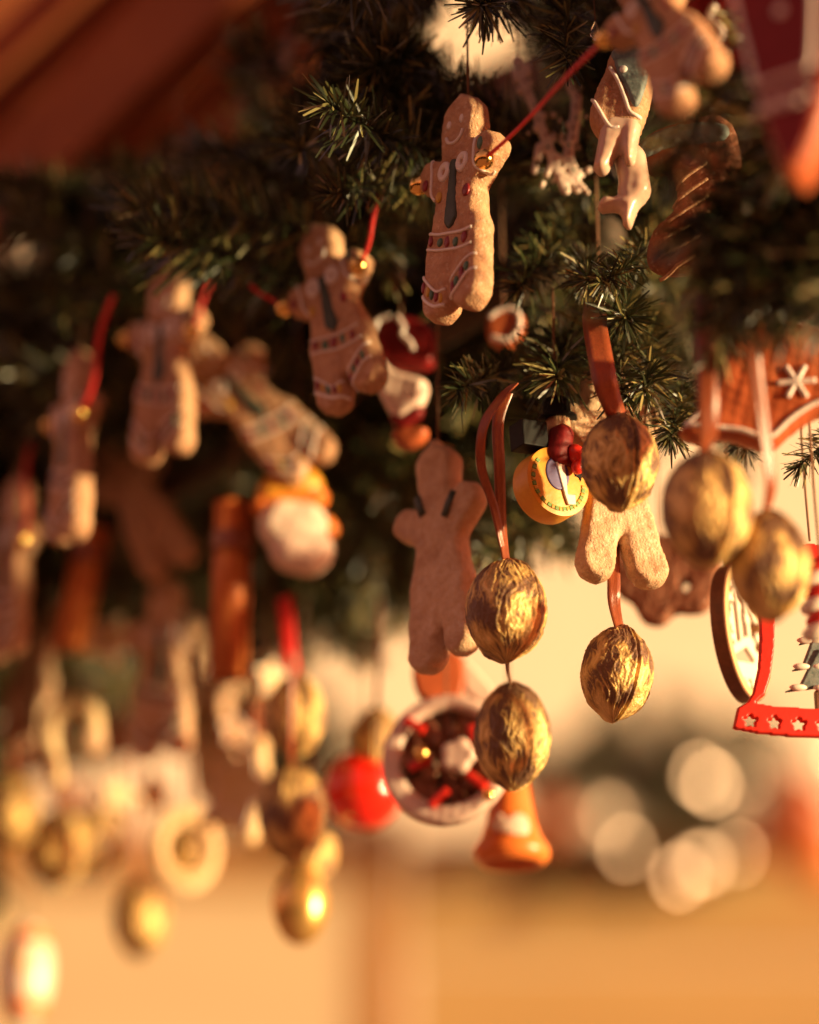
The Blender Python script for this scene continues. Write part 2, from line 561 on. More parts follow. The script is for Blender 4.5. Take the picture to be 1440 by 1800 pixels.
loc_bar(c0, c1, 0.10, 0.03, Vector((0, 0, 1)), 'tie_beam', 'roofwood', eave)
for i in range(5):
    c0 = P(-260 + i * 92, 330 + i * 30 - 60, 2.05 + 0.02 * i); c1 = P(330 + i * 92, -240 + i * 30 - 60, 1.75 + 0.02 * i)
    up = (c1 - c0).cross(Vector((0.25, 1, 0.3))).normalized()
    loc_bar(c0, c1, 0.088, 0.02, up, 'roof_board', 'roofwood', eave)
for i, (a, b) in enumerate((((-330, 250), (260, -330)), ((-120, 480), (480, -110)), ((60, 560), (640, -20)))):
    c0 = P(*a, 1.98); c1 = P(*b, 1.68)
    up = (c1 - c0).cross(Vector((0.25, 1, 0.3))).normalized()
    loc_bar(c0, c1, 0.055, 0.05, up, 'rafter', 'roofwood', eave)

# ------------------------------------------------------------------ fir sprays
def spray_mesh(name, L=0.13, n=230, nl=0.027, seed=0, wid=0.0016):
    rnd = random.Random(seed)
    V, F, sh = [], [], []
    ph = rnd.random() * 6
    def stem(s):
        return Vector((0.010 * math.sin(s * 9 + ph) * s / L * 0.5, 0.018 * (s / L) ** 2, s))
    SG = 5
    for i in range(9):
        s = L * i / 8; c = stem(s); r = 0.0016 * (1 - 0.5 * i / 8)
        for k in range(SG):
            a = 2 * math.pi * k / SG
            V.append(c + Vector((r * math.cos(a), r * math.sin(a), 0))); sh.append(0.1)
    for i in range(8):
        for k in range(SG):
            F.append((i * SG + k, i * SG + (k + 1) % SG, (i + 1) * SG + (k + 1) % SG, (i + 1) * SG + k))
    for i in range(n):
        u = (i + rnd.random()) / n
        s = L * (0.06 + 0.94 * u)
        c = stem(s)
        a = i * 2.39996 + rnd.uniform(-.5, .5)
        rad = Vector((math.cos(a), math.sin(a), 0))
        fwd = rnd.uniform(0.45, 1.15) + (1.6 * max(0, u - 0.88) / 0.12)
        d = (rad + Vector((0, 0, fwd)) + Vector((rnd.uniform(-.25, .25), rnd.uniform(-.25, .25), rnd.uniform(-.2, .2)))).normalized()
        ln = nl * rnd.uniform(0.65, 1.2) * (1.0 - 0.25 * max(0, u - .8) / .2)
        sd = d.cross(Vector((rnd.uniform(-1, 1), rnd.uniform(-1, 1), rnd.uniform(-1, 1)))).normalized()
        up = sd.cross(d)
        bend = rnd.uniform(-0.16, 0.16) + (0.5 if rnd.random() < 0.06 else 0)
        wd = wid * rnd.uniform(0.7, 1.15) * 0.5
        b0 = len(V)
        shv = rnd.random() ** 1.25
        for t, wf in ((0, 0.75), (0.33, 1.0), (0.7, 1.0), (1.0, 0.6)):
            p = c + d * ln * t + up * ln * bend * t * t
            V.append(p - sd * wd * wf); V.append(p + sd * wd * wf)
            sh += [shv, shv]
        for k in range(3):
            F.append((b0 + 2 * k, b0 + 2 * k + 1, b0 + 2 * k + 3, b0 + 2 * k + 2))
    me = mesh(name, V, F, smooth=False)
    at = me.attributes.new('shade', 'FLOAT', 'POINT')
    at.data.foreach_set('value', sh)
    me.materials.append(M['needle'])
    return me

SPR = [spray_mesh('branch', L=0.115 + 0.012 * (i % 4), n=250 + 30 * (i % 3), seed=i) for i in range(7)]

garland = thing('fir_garland', 'thick dark green artificial fir garland hung along the eave', 'garland', A0)

obj('core', tube([A0 * 0 + AX * u for u in (0.12, 0.3, 0.5, 0.8, 1.2, 1.6)], 0.009, 8, 'core'), 'stem', garland)

def place_spray(base, direction, k, scale=1.0, spin=0.0):
    z = direction.normalized()
    q = z.to_track_quat('Z', 'Y')
    m = Matrix.LocRotScale(base - A0, q, (scale,) * 3) @ Matrix.Rotation(spin, 4, 'Z')
    o = bpy.data.objects.new('branch', SPR[k % len(SPR)])
    o.matrix_local = m
    o.parent = garland
    o['kind'] = 'stuff'
    C.objects.link(o)
    return o

# picture areas where ornaments hang in front of the foliage: x0,y0,x1,y1,depth
KEEP = [(735, 125, 905, 590, 1.13), (500, 330, 690, 760, 1.24), (690, 740, 880, 1190, 1.20), (225, 520, 370, 810, 1.37),
        (70, 600, 190, 970, 1.40), (0, 830, 110, 1150, 1.5), (1000, 700, 1170, 1050, 1.13), (810, 960, 980, 1170, 1.12),
        (905, 740, 1030, 920, 1.14), (1150, 780, 1440, 1090, 1.0), (1030, 60, 1140, 430, 1.12), (1060, 0, 1290, 225, 1.0),
        (1310, 0, 1440, 360, 0.92), (1190, 640, 1440, 805, 1.06), (900, 70, 1045, 355, 1.2), (640, 545, 770, 800, 1.27),
        (340, 600, 600, 1200, 1.36), (440, 820, 600, 1020, 1.35), (1035, 560, 1090, 730, 1.1), (840, 680, 900, 1000, 1.12),
        (180, 790, 420, 1330, 1.5), (560, 1190, 1440, 1800, 1.3), (985, 920, 1440, 1800, 1.3), (60, 1150, 560, 1800, 1.65),
        (0, 1180, 400, 1800, 1.7), (420, 1180, 620, 1700, 1.4), (930, 960, 1010, 1300, 1.3)]
OPEN = [(800, 30, 900, 150), (560, 1170, 1440, 1800), (860, 1000, 1440, 1800), (985, 950, 1440, 1800), (1330, 790, 1440, 1800), (0, 0, 420, 250), (0, 0, 480, 140), (0, 1330, 1440, 1800)]
def clear(base, d, L, scale):
    d = d.normalized()
    for s in (0.25, 0.45, 0.7, 0.95, 1.15):
        p = base + d * L * s * scale
        px, py, D = proj(p)
        m_ = 0.018 / D * FPX * scale
        for (x0, y0, x1, y1, Dk) in KEEP:
            if D < Dk + 0.012 and x0 - m_ * .8 < px < x1 + m_ * .8 and y0 - m_ * .8 < py < y1 + m_ * .8: return False
        for (x0, y0, x1, y1) in OPEN:
            if x0 - m_ * .5 < px < x1 + m_ * .5 and y0 - m_ * .5 < py < y1 + m_ * .5: return False
    return True

LIT = [(810, 200, 1.13), (870, 300, 1.13), (850, 420, 1.13), (850, 540, 1.13), (640, 420, 1.23), (640, 560, 1.23), (600, 700, 1.23), (340, 560, 1.37), (330, 740, 1.37),
       (160, 720, 1.39), (150, 900, 1.39), (40, 880, 1.47), (30, 1080, 1.47), (1100, 200, 1.12), (1100, 340, 1.12), (820, 850, 1.19), (820, 1000, 1.19), (1140, 800, 1.1),
       (1100, 950, 1.15), (930, 1060, 1.12), (1300, 880, 1.0), (480, 800, 1.38), (540, 930, 1.36), (420, 1100, 1.37), (330, 1120, 1.5), (980, 850, 1.14), (700, 700, 1.27), (1130, 60, 1.0), (1380, 700, 1.065),
       (150, 420, 1.5), (240, 370, 1.46), (330, 330, 1.42), (320, 440, 1.46), (200, 470, 1.5), (300, 1250, 1.5), (150, 1050, 1.5), (520, 1250, 1.4), (110, 1260, 1.58)]
LIT = [P(*q) for q in LIT]
RC = 0.033
def shades(base, d, L, scale):
    d = d.normalized()
    for s_ in (0.2, 0.5, 0.8, 1.1):
        p = base + d * L * s_ * scale
        for k_ in LIT:
            v = p - k_
            a_ = v.dot(tosun)
            if a_ > 0.02 and (v - tosun * a_).length < RC: return True
    return False

rnd = random.Random(5)
cnt = 0; tries = 0
while cnt < 520 and tries < 14000:
    tries += 1
    t = rnd.uniform(-0.25, 1.5)
    a = rnd.uniform(0, 2 * math.pi)
    rad = PERP * math.cos(a) + Vector((0, 0, 1)) * math.sin(a)
    if math.cos(a) > 0.55 and rnd.random() < 0.5: continue
    d = rad + AXN * rnd.uniform(-0.8, 0.8) + Vector((0, 0, -0.25))
    base = A0 + AX * t + rad * rnd.uniform(0.01, 0.075)
    sc = rnd.uniform(0.8, 1.2)
    if not clear(base, d, 0.13, sc) or shades(base, d, 0.13, sc): continue
    place_spray(base, d, rnd.randrange(7), sc, rnd.uniform(0, 6))
    cnt += 1

def hand_spray(px, py, D, tx, ty, TD, k=0, sc=1.0):
    b = P(tx, ty, TD); d = (b - P(px, py, D)).normalized()
    place_spray(b - d * (0.115 + 0.012 * (k % 7 % 4)) * sc, d, k, sc, k * 1.3)

# the sprays one can tell apart
FR = random.Random(21)
RC = 0.020
for i in range(170):
    x = FR.uniform(540, 1260); y = FR.uniform(230, 830); D_ = FR.uniform(1.40, 1.6)
    if y > 1010 - 0.42 * (x - 540): continue
    b_ = P(x, y, D_); e_ = P(x + FR.uniform(-200, 200), y + FR.uniform(-80, 200), D_ - FR.uniform(0.0, .14))
    if clear(b_, e_ - b_, 0.13, 0.9) and not shades(b_, e_ - b_, 0.13, 0.9): place_spray(b_, e_ - b_, i, FR.uniform(0.75, 1.0), FR.uniform(0, 6))
RC = 0.026
for i in range(150):
    x = FR.uniform(440, 1010); y = FR.uniform(-60, 300); D_ = FR.uniform(1.30, 1.5)
    if x < 560 and y < 60: continue
    b_ = P(x, y, D_); e_ = P(x + FR.uniform(-200, 120), y + FR.uniform(-120, 160), D_ - FR.uniform(0.0, .14))
    if 800 < x < 905 and 0 < y < 150: continue
    if clear(b_, e_ - b_, 0.13, 0.9) and not shades(b_, e_ - b_, 0.13, 0.9): place_spray(b_, e_ - b_, i, FR.uniform(0.7, 1.0), FR.uniform(0, 6))
for i in range(46):
    x = FR.uniform(90, 450); y = FR.uniform(360, 540) - 0.25 * (x - 90); D_ = FR.uniform(1.5, 1.68)
    b_ = P(x, y, D_); e_ = P(x + FR.uniform(-170, 130), y + FR.uniform(-150, 60), D_ - FR.uniform(0.03, .14))
    if clear(b_, e_ - b_, 0.13, 0.9): place_spray(b_, e_ - b_, i, FR.uniform(0.75, 1.05), FR.uniform(0, 6))
for i in range(26):
    u = (i + FR.random()) / 26
    x = 440 + 560 * u; y = 1040 - 170 * u + FR.uniform(-50, 30); D_ = 1.62 - 0.28 * u
    hand_spray(x, y, D_, x + FR.uniform(-90, 90), y + FR.uniform(70, 150), D_ - FR.uniform(-.03, .08), i, FR.uniform(0.55, 0.85))
for h in [(790, 270, 1.22, 590, 235, 1.13, 0, 0.85), (800, 255, 1.24, 660, 130, 1.18, 1, 0.9), (760, 320, 1.24, 600, 300, 1.16, 2, 0.7),
          (1075, 520, 1.22, 1060, 660, 1.13, 3, 0.85), (1010, 560, 1.24, 930, 690, 1.15, 4, 0.9), (1060, 500, 1.24, 1120, 600, 1.14, 5, 0.7),
          (1120, 560, 1.22, 1180, 690, 1.12, 6, 0.7), (960, 600, 1.25, 850, 700, 1.15, 1, 0.7), (1000, 640, 1.24, 960, 745, 1.17, 2, 0.6),
          (920, -60, 1.22, 860, 60, 1.14, 0, 0.8), (1010, -40, 1.20, 960, 90, 1.13, 3, 0.7), (760, -60, 1.24, 640, 20, 1.16, 5, 0.8),
          (1000, 400, 1.24, 930, 470, 1.17, 2, 0.7), (1060, 420, 1.24, 1000, 510, 1.15, 4, 0.6), (1150, 420, 1.2, 1090, 490, 1.12, 6, 0.55),
          (1500, 740, 1.15, 1428, 825, 1.13, 1, 0.5), (1200, 640, 1.2, 1200, 800, 1.13, 5, 0.6), (1290, 690, 1.2, 1312, 815, 1.16, 0, 0.5),
          (1290, 150, 1.01, 1240, 300, 0.98, 1, 0.9), (1330, 250, 1.01, 1262, 400, 0.98, 2, 0.9), (1360, 330, 1.00, 1290, 500, 0.97, 3, 0.9),
          (1290, 380, 1.01, 1215, 540, 0.98, 4, 0.8), (1400, 370, 1.00, 1370, 545, 0.97, 5, 0.85), (1460, 380, 0.98, 1420, 560, 0.95, 6, 0.85),
          (1390, 400, 1.01, 1320, 600, 0.98, 0, 0.8), (1300, 430, 1.03, 1255, 600, 1.0, 2, 0.75),
          (1340, 150, 1.01, 1330, 330, 0.98, 4, 0.8), (1400, 330, 1.00, 1300, 430, 0.97, 6, 0.8), (1420, 380, 0.99, 1360, 470, 0.96, 1, 0.8), (1450, 400, 0.99, 1440, 480, 0.96, 3, 0.8),
          (1380, 300, 1.03, 1240, 450, 1.0, 5, 0.8), (1400, 250, 1.02, 1330, 520, 0.99, 2, 0.9),
          (330, 480, 1.55, 230, 350, 1.42, 0, 1.0), (260, 480, 1.55, 120, 400, 1.45, 1, 1.0), (360, 420, 1.5, 330, 300, 1.38, 2, 0.9),
          (200, 520, 1.6, 60, 470, 1.5, 3, 1.0), (420, 470, 1.45, 380, 420, 1.33, 4, 0.8), (480, 250, 1.5, 440, 120, 1.42, 5, 0.9),
          (560, 200, 1.4, 500, 60, 1.35, 6, 0.9), (300, 560, 1.55, 180, 500, 1.45, 5, 0.9)]:
    hand_spray(*h)

# ------------------------------------------------------------------ gingerbread men
def gb_variant(seed, leg=10.4, hip=16.0, sp=8.2):
    rg = random.Random(seed)
    J = (lambda a: rg.uniform(-a, a)) if seed else (lambda a: 0.0)
    sdf = union([cap(J(1), 33 + J(1), J(1.5), 46.5 + J(1.5), 11.8 + J(.8), 12.6 + J(.8)), cap(0, 19, 0, -18, 12.5 + J(.7), hip + J(.8)),
                 cap(-11, 14, -19.5 + J(1.6), 22.5 + J(3.5), 8.6, 8.6 + J(.6)), cap(11, 14, 19.5 + J(1.6), 22.5 + J(3.5), 8.6, 8.6 + J(.6)),
                 cap(-sp, -18, -leg + J(1.2), -49 + J(1.5), 10.4 * hip / 16, 9.4 + J(.7)), cap(sp, -18, leg + J(1.2), -49.5 + J(1.5), 10.4 * hip / 16, 9.6 + J(.7)),
                 cap(0.5, 58, 0.5, 60, 1.5)], 4.5)
    # uneven hand-cut outline
    p1, p2, p3 = (rg.uniform(0, 6.28) for _ in range(3))
    wob = lambda x, z: sdf(x, z) + 0.45 * np.sin(x * 0.22 + p1) * np.sin(z * 0.19 + p2) + 0.18 * np.sin(x * 0.6 + z * 0.5 + p3)
    body, F_ = cookie('body', wob, (-33, -63, 33, 65), 13.0, 4.3, 0.9, 0.35, p=2.6)
    parts = []
    def add(name, me, m_): me.materials.append(M[m_]); parts.append((name, me))
    jx = lambda pts: [(x + J(.5), z + J(.7)) for x, z in pts]
    add('eye', dot_on(F_, -4.6 + J(.4), 43.6 + J(.6), 1.5, 2.4, 1.0), 'icing')
    add('eye', dot_on(F_, 4.4 + J(.4), 43.6 + J(.6), 1.5, 2.4, 1.0), 'icing')
    add('smile', line_on(F_, jx([(-6.0, 37), (-4.2, 33.6), (0, 32), (4.0, 33.6), (5.8, 37)]), 0.9), 'icing')
    for x in (-6.4, 6.4):
        me, _ = cookie('bow_loop', minus(ell(x, 18.5, 4.4 + J(.4), 5.6 + J(.4)), ell(x, 18.5, 1.0, 1.4)), (x - 5, 12, x + 5, 25), 2.6, 2.2, 0.55, 0)
        y = F_(x, 18.5)
        for v in me.vertices: v.co.y += y
        add('bow_loop', me, 'icing')
    tp = jx([(-2.2, 22), (2.2, 22), (2.4, 14), (4.2, -8), (3.2, -12), (0, -15.5), (-3.4, -12), (-4.2, -8), (-2.4, 14)])
    me, _ = cookie('tie', poly(spline(tp, 4, True)), bbox_pts(tp), 2.4, 1.4, 0.7, 0)
    for v in me.vertices: v.co.y += F_(0, 5) + 0.0002
    add('tie', me, 'tie')
    for pts in ([(-16.5, 30), (-15.5, 22), (-15, 10), (-12.5, 5)], [(15.5, 30.5), (14.5, 20), (15.5, 12), (20, 7.5), (23, 8.5)],
                [(-15.2, -11.5), (-8, -15), (0, -18), (8, -20), (15.5, -20.5)], [(-15.8, -19.5), (-8, -23.5), (0, -26.5), (8, -28.5), (15.8, -29)],
                [(-18.5, -33), (-12, -41), (-7, -46.5), (-1.6, -46)], [(-18.8, -43), (-14, -48.5), (-8, -53.5), (-3, -54)],
                [(1.4, -44), (7, -40), (12, -36.5), (18.6, -35)], [(2.2, -53), (8, -48.5), (13, -45), (18.8, -43.6)]):
        add('icing_line', line_on(F_, [(x + rg.uniform(-.3, .3), z + rg.uniform(-.5, .5)) for x, z in pts], 0.75 + rg.uniform(-.1, .12)), 'icing')
    for x, z, rx, rz, c in ((-20.5, 17, 2.2, 3.0, 'red'), (19, 23, 2.0, 3.2, 'green'), (-9.5, 5.5, 2.0, 3.0, 'yellow'), (10, 1, 2.3, 3.2, 'red'),
                            (-13, -16.5, 1.7, 2.8, 'red'), (-7, -19.5, 1.8, 2.6, 'green'), (-1, -22, 2.2, 3.0, 'red'), (5, -23.7, 1.7, 2.9, 'green'), (10.5, -24.4, 1.9, 3.0, 'red'),
                            (-16.5, -40, 1.3, 3.2, 'red'), (-13.2, -43.4, 1.2, 3.2, 'yellow'), (-10.2, -46.5, 1.3, 3.2, 'green'), (-7, -49, 1.3, 3.2, 'red'), (-4, -50, 1.2, 3.0, 'yellow'),
                            (4, -47.5, 1.3, 3.2, 'red'), (7, -45.3, 1.2, 3.0, 'green'), (10, -43, 1.3, 3.2, 'red'), (13.5, -40.5, 1.5, 2.8, 'green')):
        add('candy_dot', dot_on(F_, x + rg.uniform(-.5, .5), z + rg.uniform(-.5, .5), rx * rg.uniform(.85, 1.15), rz * rg.uniform(.85, 1.15), 1.1), c)
    bodies = {}
    for k_ in ('dough', 'pale_dough', 'dark_dough'):
        b_ = body.copy(); b_.materials.append(M[k_]); bodies[k_] = b_
    return bodies, parts
GBV = [gb_variant(q) for q in (0, 4, 7, 12)] + [gb_variant(15, 12.4, 13.5, 6.6)]
bell_me = ball(0.0048, name='jingle_bell'); bell_me.materials.append(M['gold'])
def gingerbread(label, px, py, D, yaw, roll=0, pitch=0, feats=True, m_='dough', bells='lr', thread=0.12, scale=1.0, var=0):
    t = thing('gingerbread_man', label, 'ornament', P(px, py, D), yaw, roll, pitch, 'gingerbread men hanging from the garland', scale)
    bodies, parts = GBV[var]
    obj('body', bodies[m_], None, t)
    if feats:
        for n, me in parts: obj(n, me, None, t)
    if 'r' in bells: obj('jingle_bell', bell_me, None, t, loc=(0.0245, -0.0085, 0.0105))
    if 'l' in bells: obj('jingle_bell', bell_me, None, t, loc=(-0.0275, -0.0045, 0.0215))
    if thread: hang(t, (0.5, 0, 60.5), thread)
    return t

g1 = gingerbread('smiling gingerbread man with dark green tie and candy belt, bell at his hand', 812, 362, 1.13, -50, 0, -4)
g2 = gingerbread('tilted gingerbread man with raised arm, red cords at both hands', 592, 552, 1.235, -38, -17, -4, var=1)
g3 = gingerbread('blurred gingerbread man with green tie, head among the fir tips', 292, 640, 1.37, -34, 0, 0, var=2)
g4 = gingerbread('blurred gingerbread man turned sideways on a red cord, bell at shoulder', 130, 786, 1.39, -58, 2, 0, var=3)
g5 = gingerbread('blurred gingerbread man hanging beyond the sideways one, its bell shining', 22, 1000, 1.47, -52, 3, 0, var=1)
g6 = gingerbread('gingerbread man leaning over, beaded belt, next to the red glazed boot', 1163, 46, 1.0, -44, -26, -8, bells='l', scale=0.85, var=2)
g7 = gingerbread('plain undecorated back of a gingerbread man with green strap marks', 778, 972, 1.19, 138, 2, 0, feats=False, m_='pale_dough', bells='', var=3)
for x0, z0, x1, z1 in ((-10, 31, -6, 20), (14, 27, 8, 15)):
    obj('strap', tube([(x0 * -.001, 0.0066, z0 * .001), ((x0 + x1) * -.0005, 0.0076, (z0 + z1) * .0005), (x1 * -.001, 0.0074, z1 * .001)], 0.0022, 8, 'strap', flat=0.4), 'tie', g7)
g8 = gingerbread('pale sugared gingerbread man behind the gold walnut, lit from the side', 1078, 826, 1.16, 197, 3, 0, scale=1.0, m_='pale_dough', bells='', feats=False, var=4)
g9 = gingerbread('blurred gingerbread man lying aslant with dark tie above the snowman', 440, 712, 1.38, -10, -42, 0, bells='')
g10 = gingerbread('pinkish gingerbread man with arms spread low in the ornament cluster', 288, 1170, 1.5, -22, 0, 0, bells='', m_='pale_dough', var=2)
g11 = gingerbread('dim pink gingerbread man slanting behind the cinnamon stick', 245, 880, 1.52, -25, -28, 0, bells='', feats=False, var=3)

gingerbread('pale gingerbread man above the far walnuts, beside the hooked cane', 62, 1165, 1.64, -40, 6, 0, feats=False, m_='pale_dough', bells='', var=1)
gingerbread('far pale gingerbread man leaning behind the large star biscuit', 372, 1265, 1.66, -30, -14, 0, m_='pale_dough', bells='', var=3)

def cord(label, a, b, r=0.0011, sag=0.0, wv=1.0):
    L_ = (b - a).length
    pts = [a.lerp(b, i / 14) - Vector((-0.03 * wv * L_ * math.sin(2 * math.pi * i / 14), 0, (0.035 * wv * L_ + sag) * math.sin(math.pi * i / 14))) for i in range(15)]
    o = obj('red_cord', tube([p - a for p in pts], r, 8, 'red_cord', flat=0.6), 'redcord', loc=a)
    return tag(o, label, 'cord', 'red cords tied to the gingerbread men')
def hand(gb, side):
    return mw(gb) @ Vector((0.0245, -0.0085, 0.0105) if side == 'r' else (-0.0275, -0.0045, 0.0215))
cord('long red cord strung from the smiling man to the leaning man', hand(g1, 'r'), hand(g6, 'l'), 0.0012, wv=0.25)
cord('short red cord rising from the raised arm of the tilted man', hand(g2, 'r'), P(676, 330, 1.22), 0.0012)
cord('short red cord at the lower hand of the tilted man', hand(g2, 'l'), P(440, 500, 1.27), 0.0012)
cord('red cord on the bell of the sideways gingerbread man', hand(g4, 'r'), P(200, 520, 1.36), 0.0017)
cord('red cord on the man whose head is among the fir tips', hand(g3, 'r'), P(368, 500, 1.36), 0.0014)
cord('dim red cord above the man beyond the sideways one', hand(g5, 'r'), P(55, 780, 1.48), 0.0014)

# ------------------------------------------------------------------ walnuts
def walnut_mesh(name, seed):
    NU, NV = 220, 160
    V, F, paint = [], [], []
    o = seed * 13.7
    for j in range(NV + 1):
        th = math.pi * j / NV
        z = math.cos(th); s = math.sin(th)
        for i in range(NU):
            a = 2 * math.pi * i / NU
            ca, sa = math.cos(a), math.sin(a)
            # veins run pole to pole and wander
            wob = noise.noise((ca * 1.5 + o, sa * 1.5, z * 2.2)) * 0.5
            aa = a + wob * 0.5
            n1 = noise.noise((math.cos(aa) * 3.4 + o, math.sin(aa) * 3.4, z * 1.3 + wob))
            n2 = noise.noise((math.cos(aa) * 7.5 + o, math.sin(aa) * 7.5, z * 3.0 + o))
            n3 = noise.noise((ca * s * 9 + o, sa * s * 9, z * 8))
            n4 = noise.noise((math.cos(aa) * 15 + o, math.sin(aa) * 15, z * 5.5 + o))
            v1 = math.exp(-(n1 / 0.10) ** 2); v2 = math.exp(-(n2 / 0.13) ** 2); v4 = math.exp(-(n4 / 0.16) ** 2)
            fade = min(1, s * 2.2)
            d = (0.00050 * v1 + 0.00034 * v2 + 0.00016 * v4 + 0.00050 * n1 + 0.00028 * n3) * fade
            # seam: raised rim with a groove, in the x = 0 plane
            ang = abs(ca) * (s + 0.12)
            d += 0.0019 * math.exp(-(ang / 0.13) ** 2) - 0.0028 * math.exp(-(ang / 0.045) ** 2)
            rx, ry, rz = 0.0182, 0.0180, 0.0222
            tip = 0.0022 * math.exp(-((1 - abs(z)) / 0.04)) * (1 if z < 0 else 0.4)
            r = 1 + d / 0.0185
            q = 1 - 0.06 * z * abs(z)
            V.append((rx * s * ca * r * q, ry * s * sa * r * q, rz * z * (1 + d / 0.022) + (tip if z > 0 else -tip)))
            pn = noise.noise((ca * s * 2.2 + o + 40, sa * s * 2.2, z * 1.8 + 9)) * 0.55 + noise.noise((math.cos(aa) * 9 + o, math.sin(aa) * 9 + 7, z * 4)) * 0.22
            pn += 0.34 * max(v1, 0.85 * v2, 0.6 * v4)
            paint.append(0.33 + pn)
    for j in range(NV):
        for i in range(NU):
            i2 = (i + 1) % NU
            F.append((j * NU + i, (j + 1) * NU + i, (j + 1) * NU + i2, j * NU + i2))
    me = mesh(name, V, F)
    me.attributes.new('paint', 'FLOAT', 'POINT').data.foreach_set('value', paint)
    me.materials.append(M['walnut'])
    return me
WN = [walnut_mesh('shell', k_) for k_ in (1, 2, 3)]

def walnut(label, px, py, D, hpx, yaw=0, roll=0, k=0, rib=None, ribw=0.006, asp=1.0, rmat='ribbon', pitch=0):
    """rib: list of picture points (px,py,D) from the top of the nut upwards"""
    s = hpx / FPX * D / 0.0465
    t = thing('walnut', label, 'walnut', P(px, py, D), yaw, roll, pitch, 'gold painted walnuts on ribbons', s)
    obj('shell', WN[k], None, t, scale=(asp, asp, 1))
    if rib:
        inv = mw(t).inverted()
        top = mw(t) @ Vector((0, 0, 0.0215))
        pts = [inv @ top] + [inv @ P(*r) for r in rib]
        obj('ribbon', ribbon_mesh(pts, ribw / s, twist=0.9), rmat, t)
    return t

walnut('sharp gold walnut hanging lowest on a copper ribbon, with open seam', 1085, 1182, 1.135, 172, 30, 7, 2, [(1080, 1060, 1.135), (1079, 1010, 1.14), (1076, 900, 1.16), (1072, 700, 1.18)], 0.0062, 0.93)
walnut('gold walnut in front of the pale gingerbread man', 1090, 811, 1.10, 176, 20, 0, 1, [(1066, 680, 1.10), (1054, 620, 1.11), (1046, 572, 1.135), (1046, 545, 1.18), (1048, 500, 1.26)], 0.0115, 0.97)
w3 = walnut('gold walnut below a looped copper ribbon, with a second walnut under it', 890, 1071, 1.118, 184, 48, 2, 0, [(882, 920, 1.12), (878, 820, 1.12), (876, 740, 1.125), (892, 690, 1.13)], 0.0055, 0.98)
inv = mw(w3).inverted()
obj('ribbon', ribbon_mesh([inv @ P(*q) for q in ((884, 960, 1.116), (868, 890, 1.114), (846, 820, 1.11), (850, 750, 1.112), (880, 700, 1.12), (905, 675, 1.13))], 0.0042, twist=1.5), 'ribbon', w3)
walnut('gold walnut on a bare thread under the looped ribbon walnut', 901, 1291, 1.19, 188, 80, 0, 1, [(893, 1180, 1.17), (892, 1160, 1.14)], 0.0022, 0.88, 'twine')
walnut('large soft gold walnut beside the pale gingerbread man, dark on one half', 1243, 893, 1.0, 212, 25, 0, 1, [(1245, 760, 1.0), (1243, 690, 1.0), (1240, 600, 1.01), (1240, 480, 1.03)], 0.0085, 0.95)
walnut('soft gold walnut hanging in front of the plywood bell', 1352, 992, 1.0, 196, 40, -3, 2, [(1355, 850, 1.0), (1340, 740, 1.0), (1322, 600, 1.0), (1318, 480, 1.02)], 0.0058, 0.93)
walnut('blurred gold walnut above the gold bauble', 512, 1425, 1.36, 165, 70, 0, 0, [(512, 1300, 1.36), (515, 1150, 1.36)], 0.004, 0.88)
walnut('blurred gold walnut with a red ribbon, topmost of its string', 520, 1255, 1.40, 150, 30, 0, 1, [(510, 1150, 1.4), (500, 1050, 1.42)], 0.009, 0.85, 'redcord')
walnut('blurred gold walnut squeezed in behind the gold bauble', 548, 1510, 1.42, 120, 10, 20, 1, [(550, 1400, 1.42), (550, 1250, 1.42)], 0.003, 0.9)
walnut('small dark gold walnut behind the red bauble', 662, 1300, 1.42, 120, 0, 0, 0, [(664, 1200, 1.42), (668, 1050, 1.42)], 0.003, 0.9)
walnut('far gold walnut hanging lowest, alone against the cream wall', 247, 1612, 1.65, 135, 60, 0, 1, [(240, 1530, 1.65), (238, 1400, 1.65), (236, 1250, 1.66)], 0.003, 0.9)
walnut('far gold walnut seen through the ring biscuit', 330, 1495, 1.70, 130, 20, 0, 0, [(330, 1380, 1.7), (330, 1200, 1.7)], 0.003, 0.95)
walnut('far gold walnut with dark half beside the biscuit stars', 100, 1490, 1.66, 140, 30, 0, 1, [(100, 1380, 1.66), (98, 1200, 1.66)], 0.003, 1.0)
walnut('far gold walnut partly behind its dark half neighbour', 165, 1480, 1.72, 135, -20, 10, 0, [(166, 1380, 1.72), (166, 1200, 1.72)], 0.003, 1.0)
walnut('far gold walnut under the hooked cane', 20, 1425, 1.62, 130, 45, 0, 0, [(22, 1320, 1.62), (24, 1180, 1.62)], 0.003, 0.95)

# ------------------------------------------------------------------ other ornaments
def ornament(name, label, px, py, D, yaw=0, roll=0, pitch=0, group=None):
    return thing(name, label, 'ornament', P(px, py, D), yaw, roll, pitch, group)

def slab(root, name, pts, cx, cy, D, yaw, T, material, w_=3.0, g_=1.1, y=0.0, rough=0.25, sub=5):
    q = spline(pxmm(pts, cx, cy, D, yaw), sub, True)
    me, fr = cookie(name, poly(q), bbox_pts(q), T, w_, g_, rough)
    o = obj(name, me, material, root, loc=(0, y * .001, 0))
    return o, (lambda x, z: fr(x, z) + y * .001)

def pipe(root, fr, pts, cx, cy, D, yaw, r=0.9, material='icing', name='icing_line'):
    obj(name, line_on(fr, pxmm(pts, cx, cy, D, yaw), r, name=name), material, root)

def dot(root, fr, px, py, cx, cy, D, yaw, rx, rz, material, name='candy_dot', th=1.0):
    (x, z), = pxmm([(px, py)], cx, cy, D, yaw)
    obj(name, dot_on(fr, x, z, rx, rz, th, name), material, root)

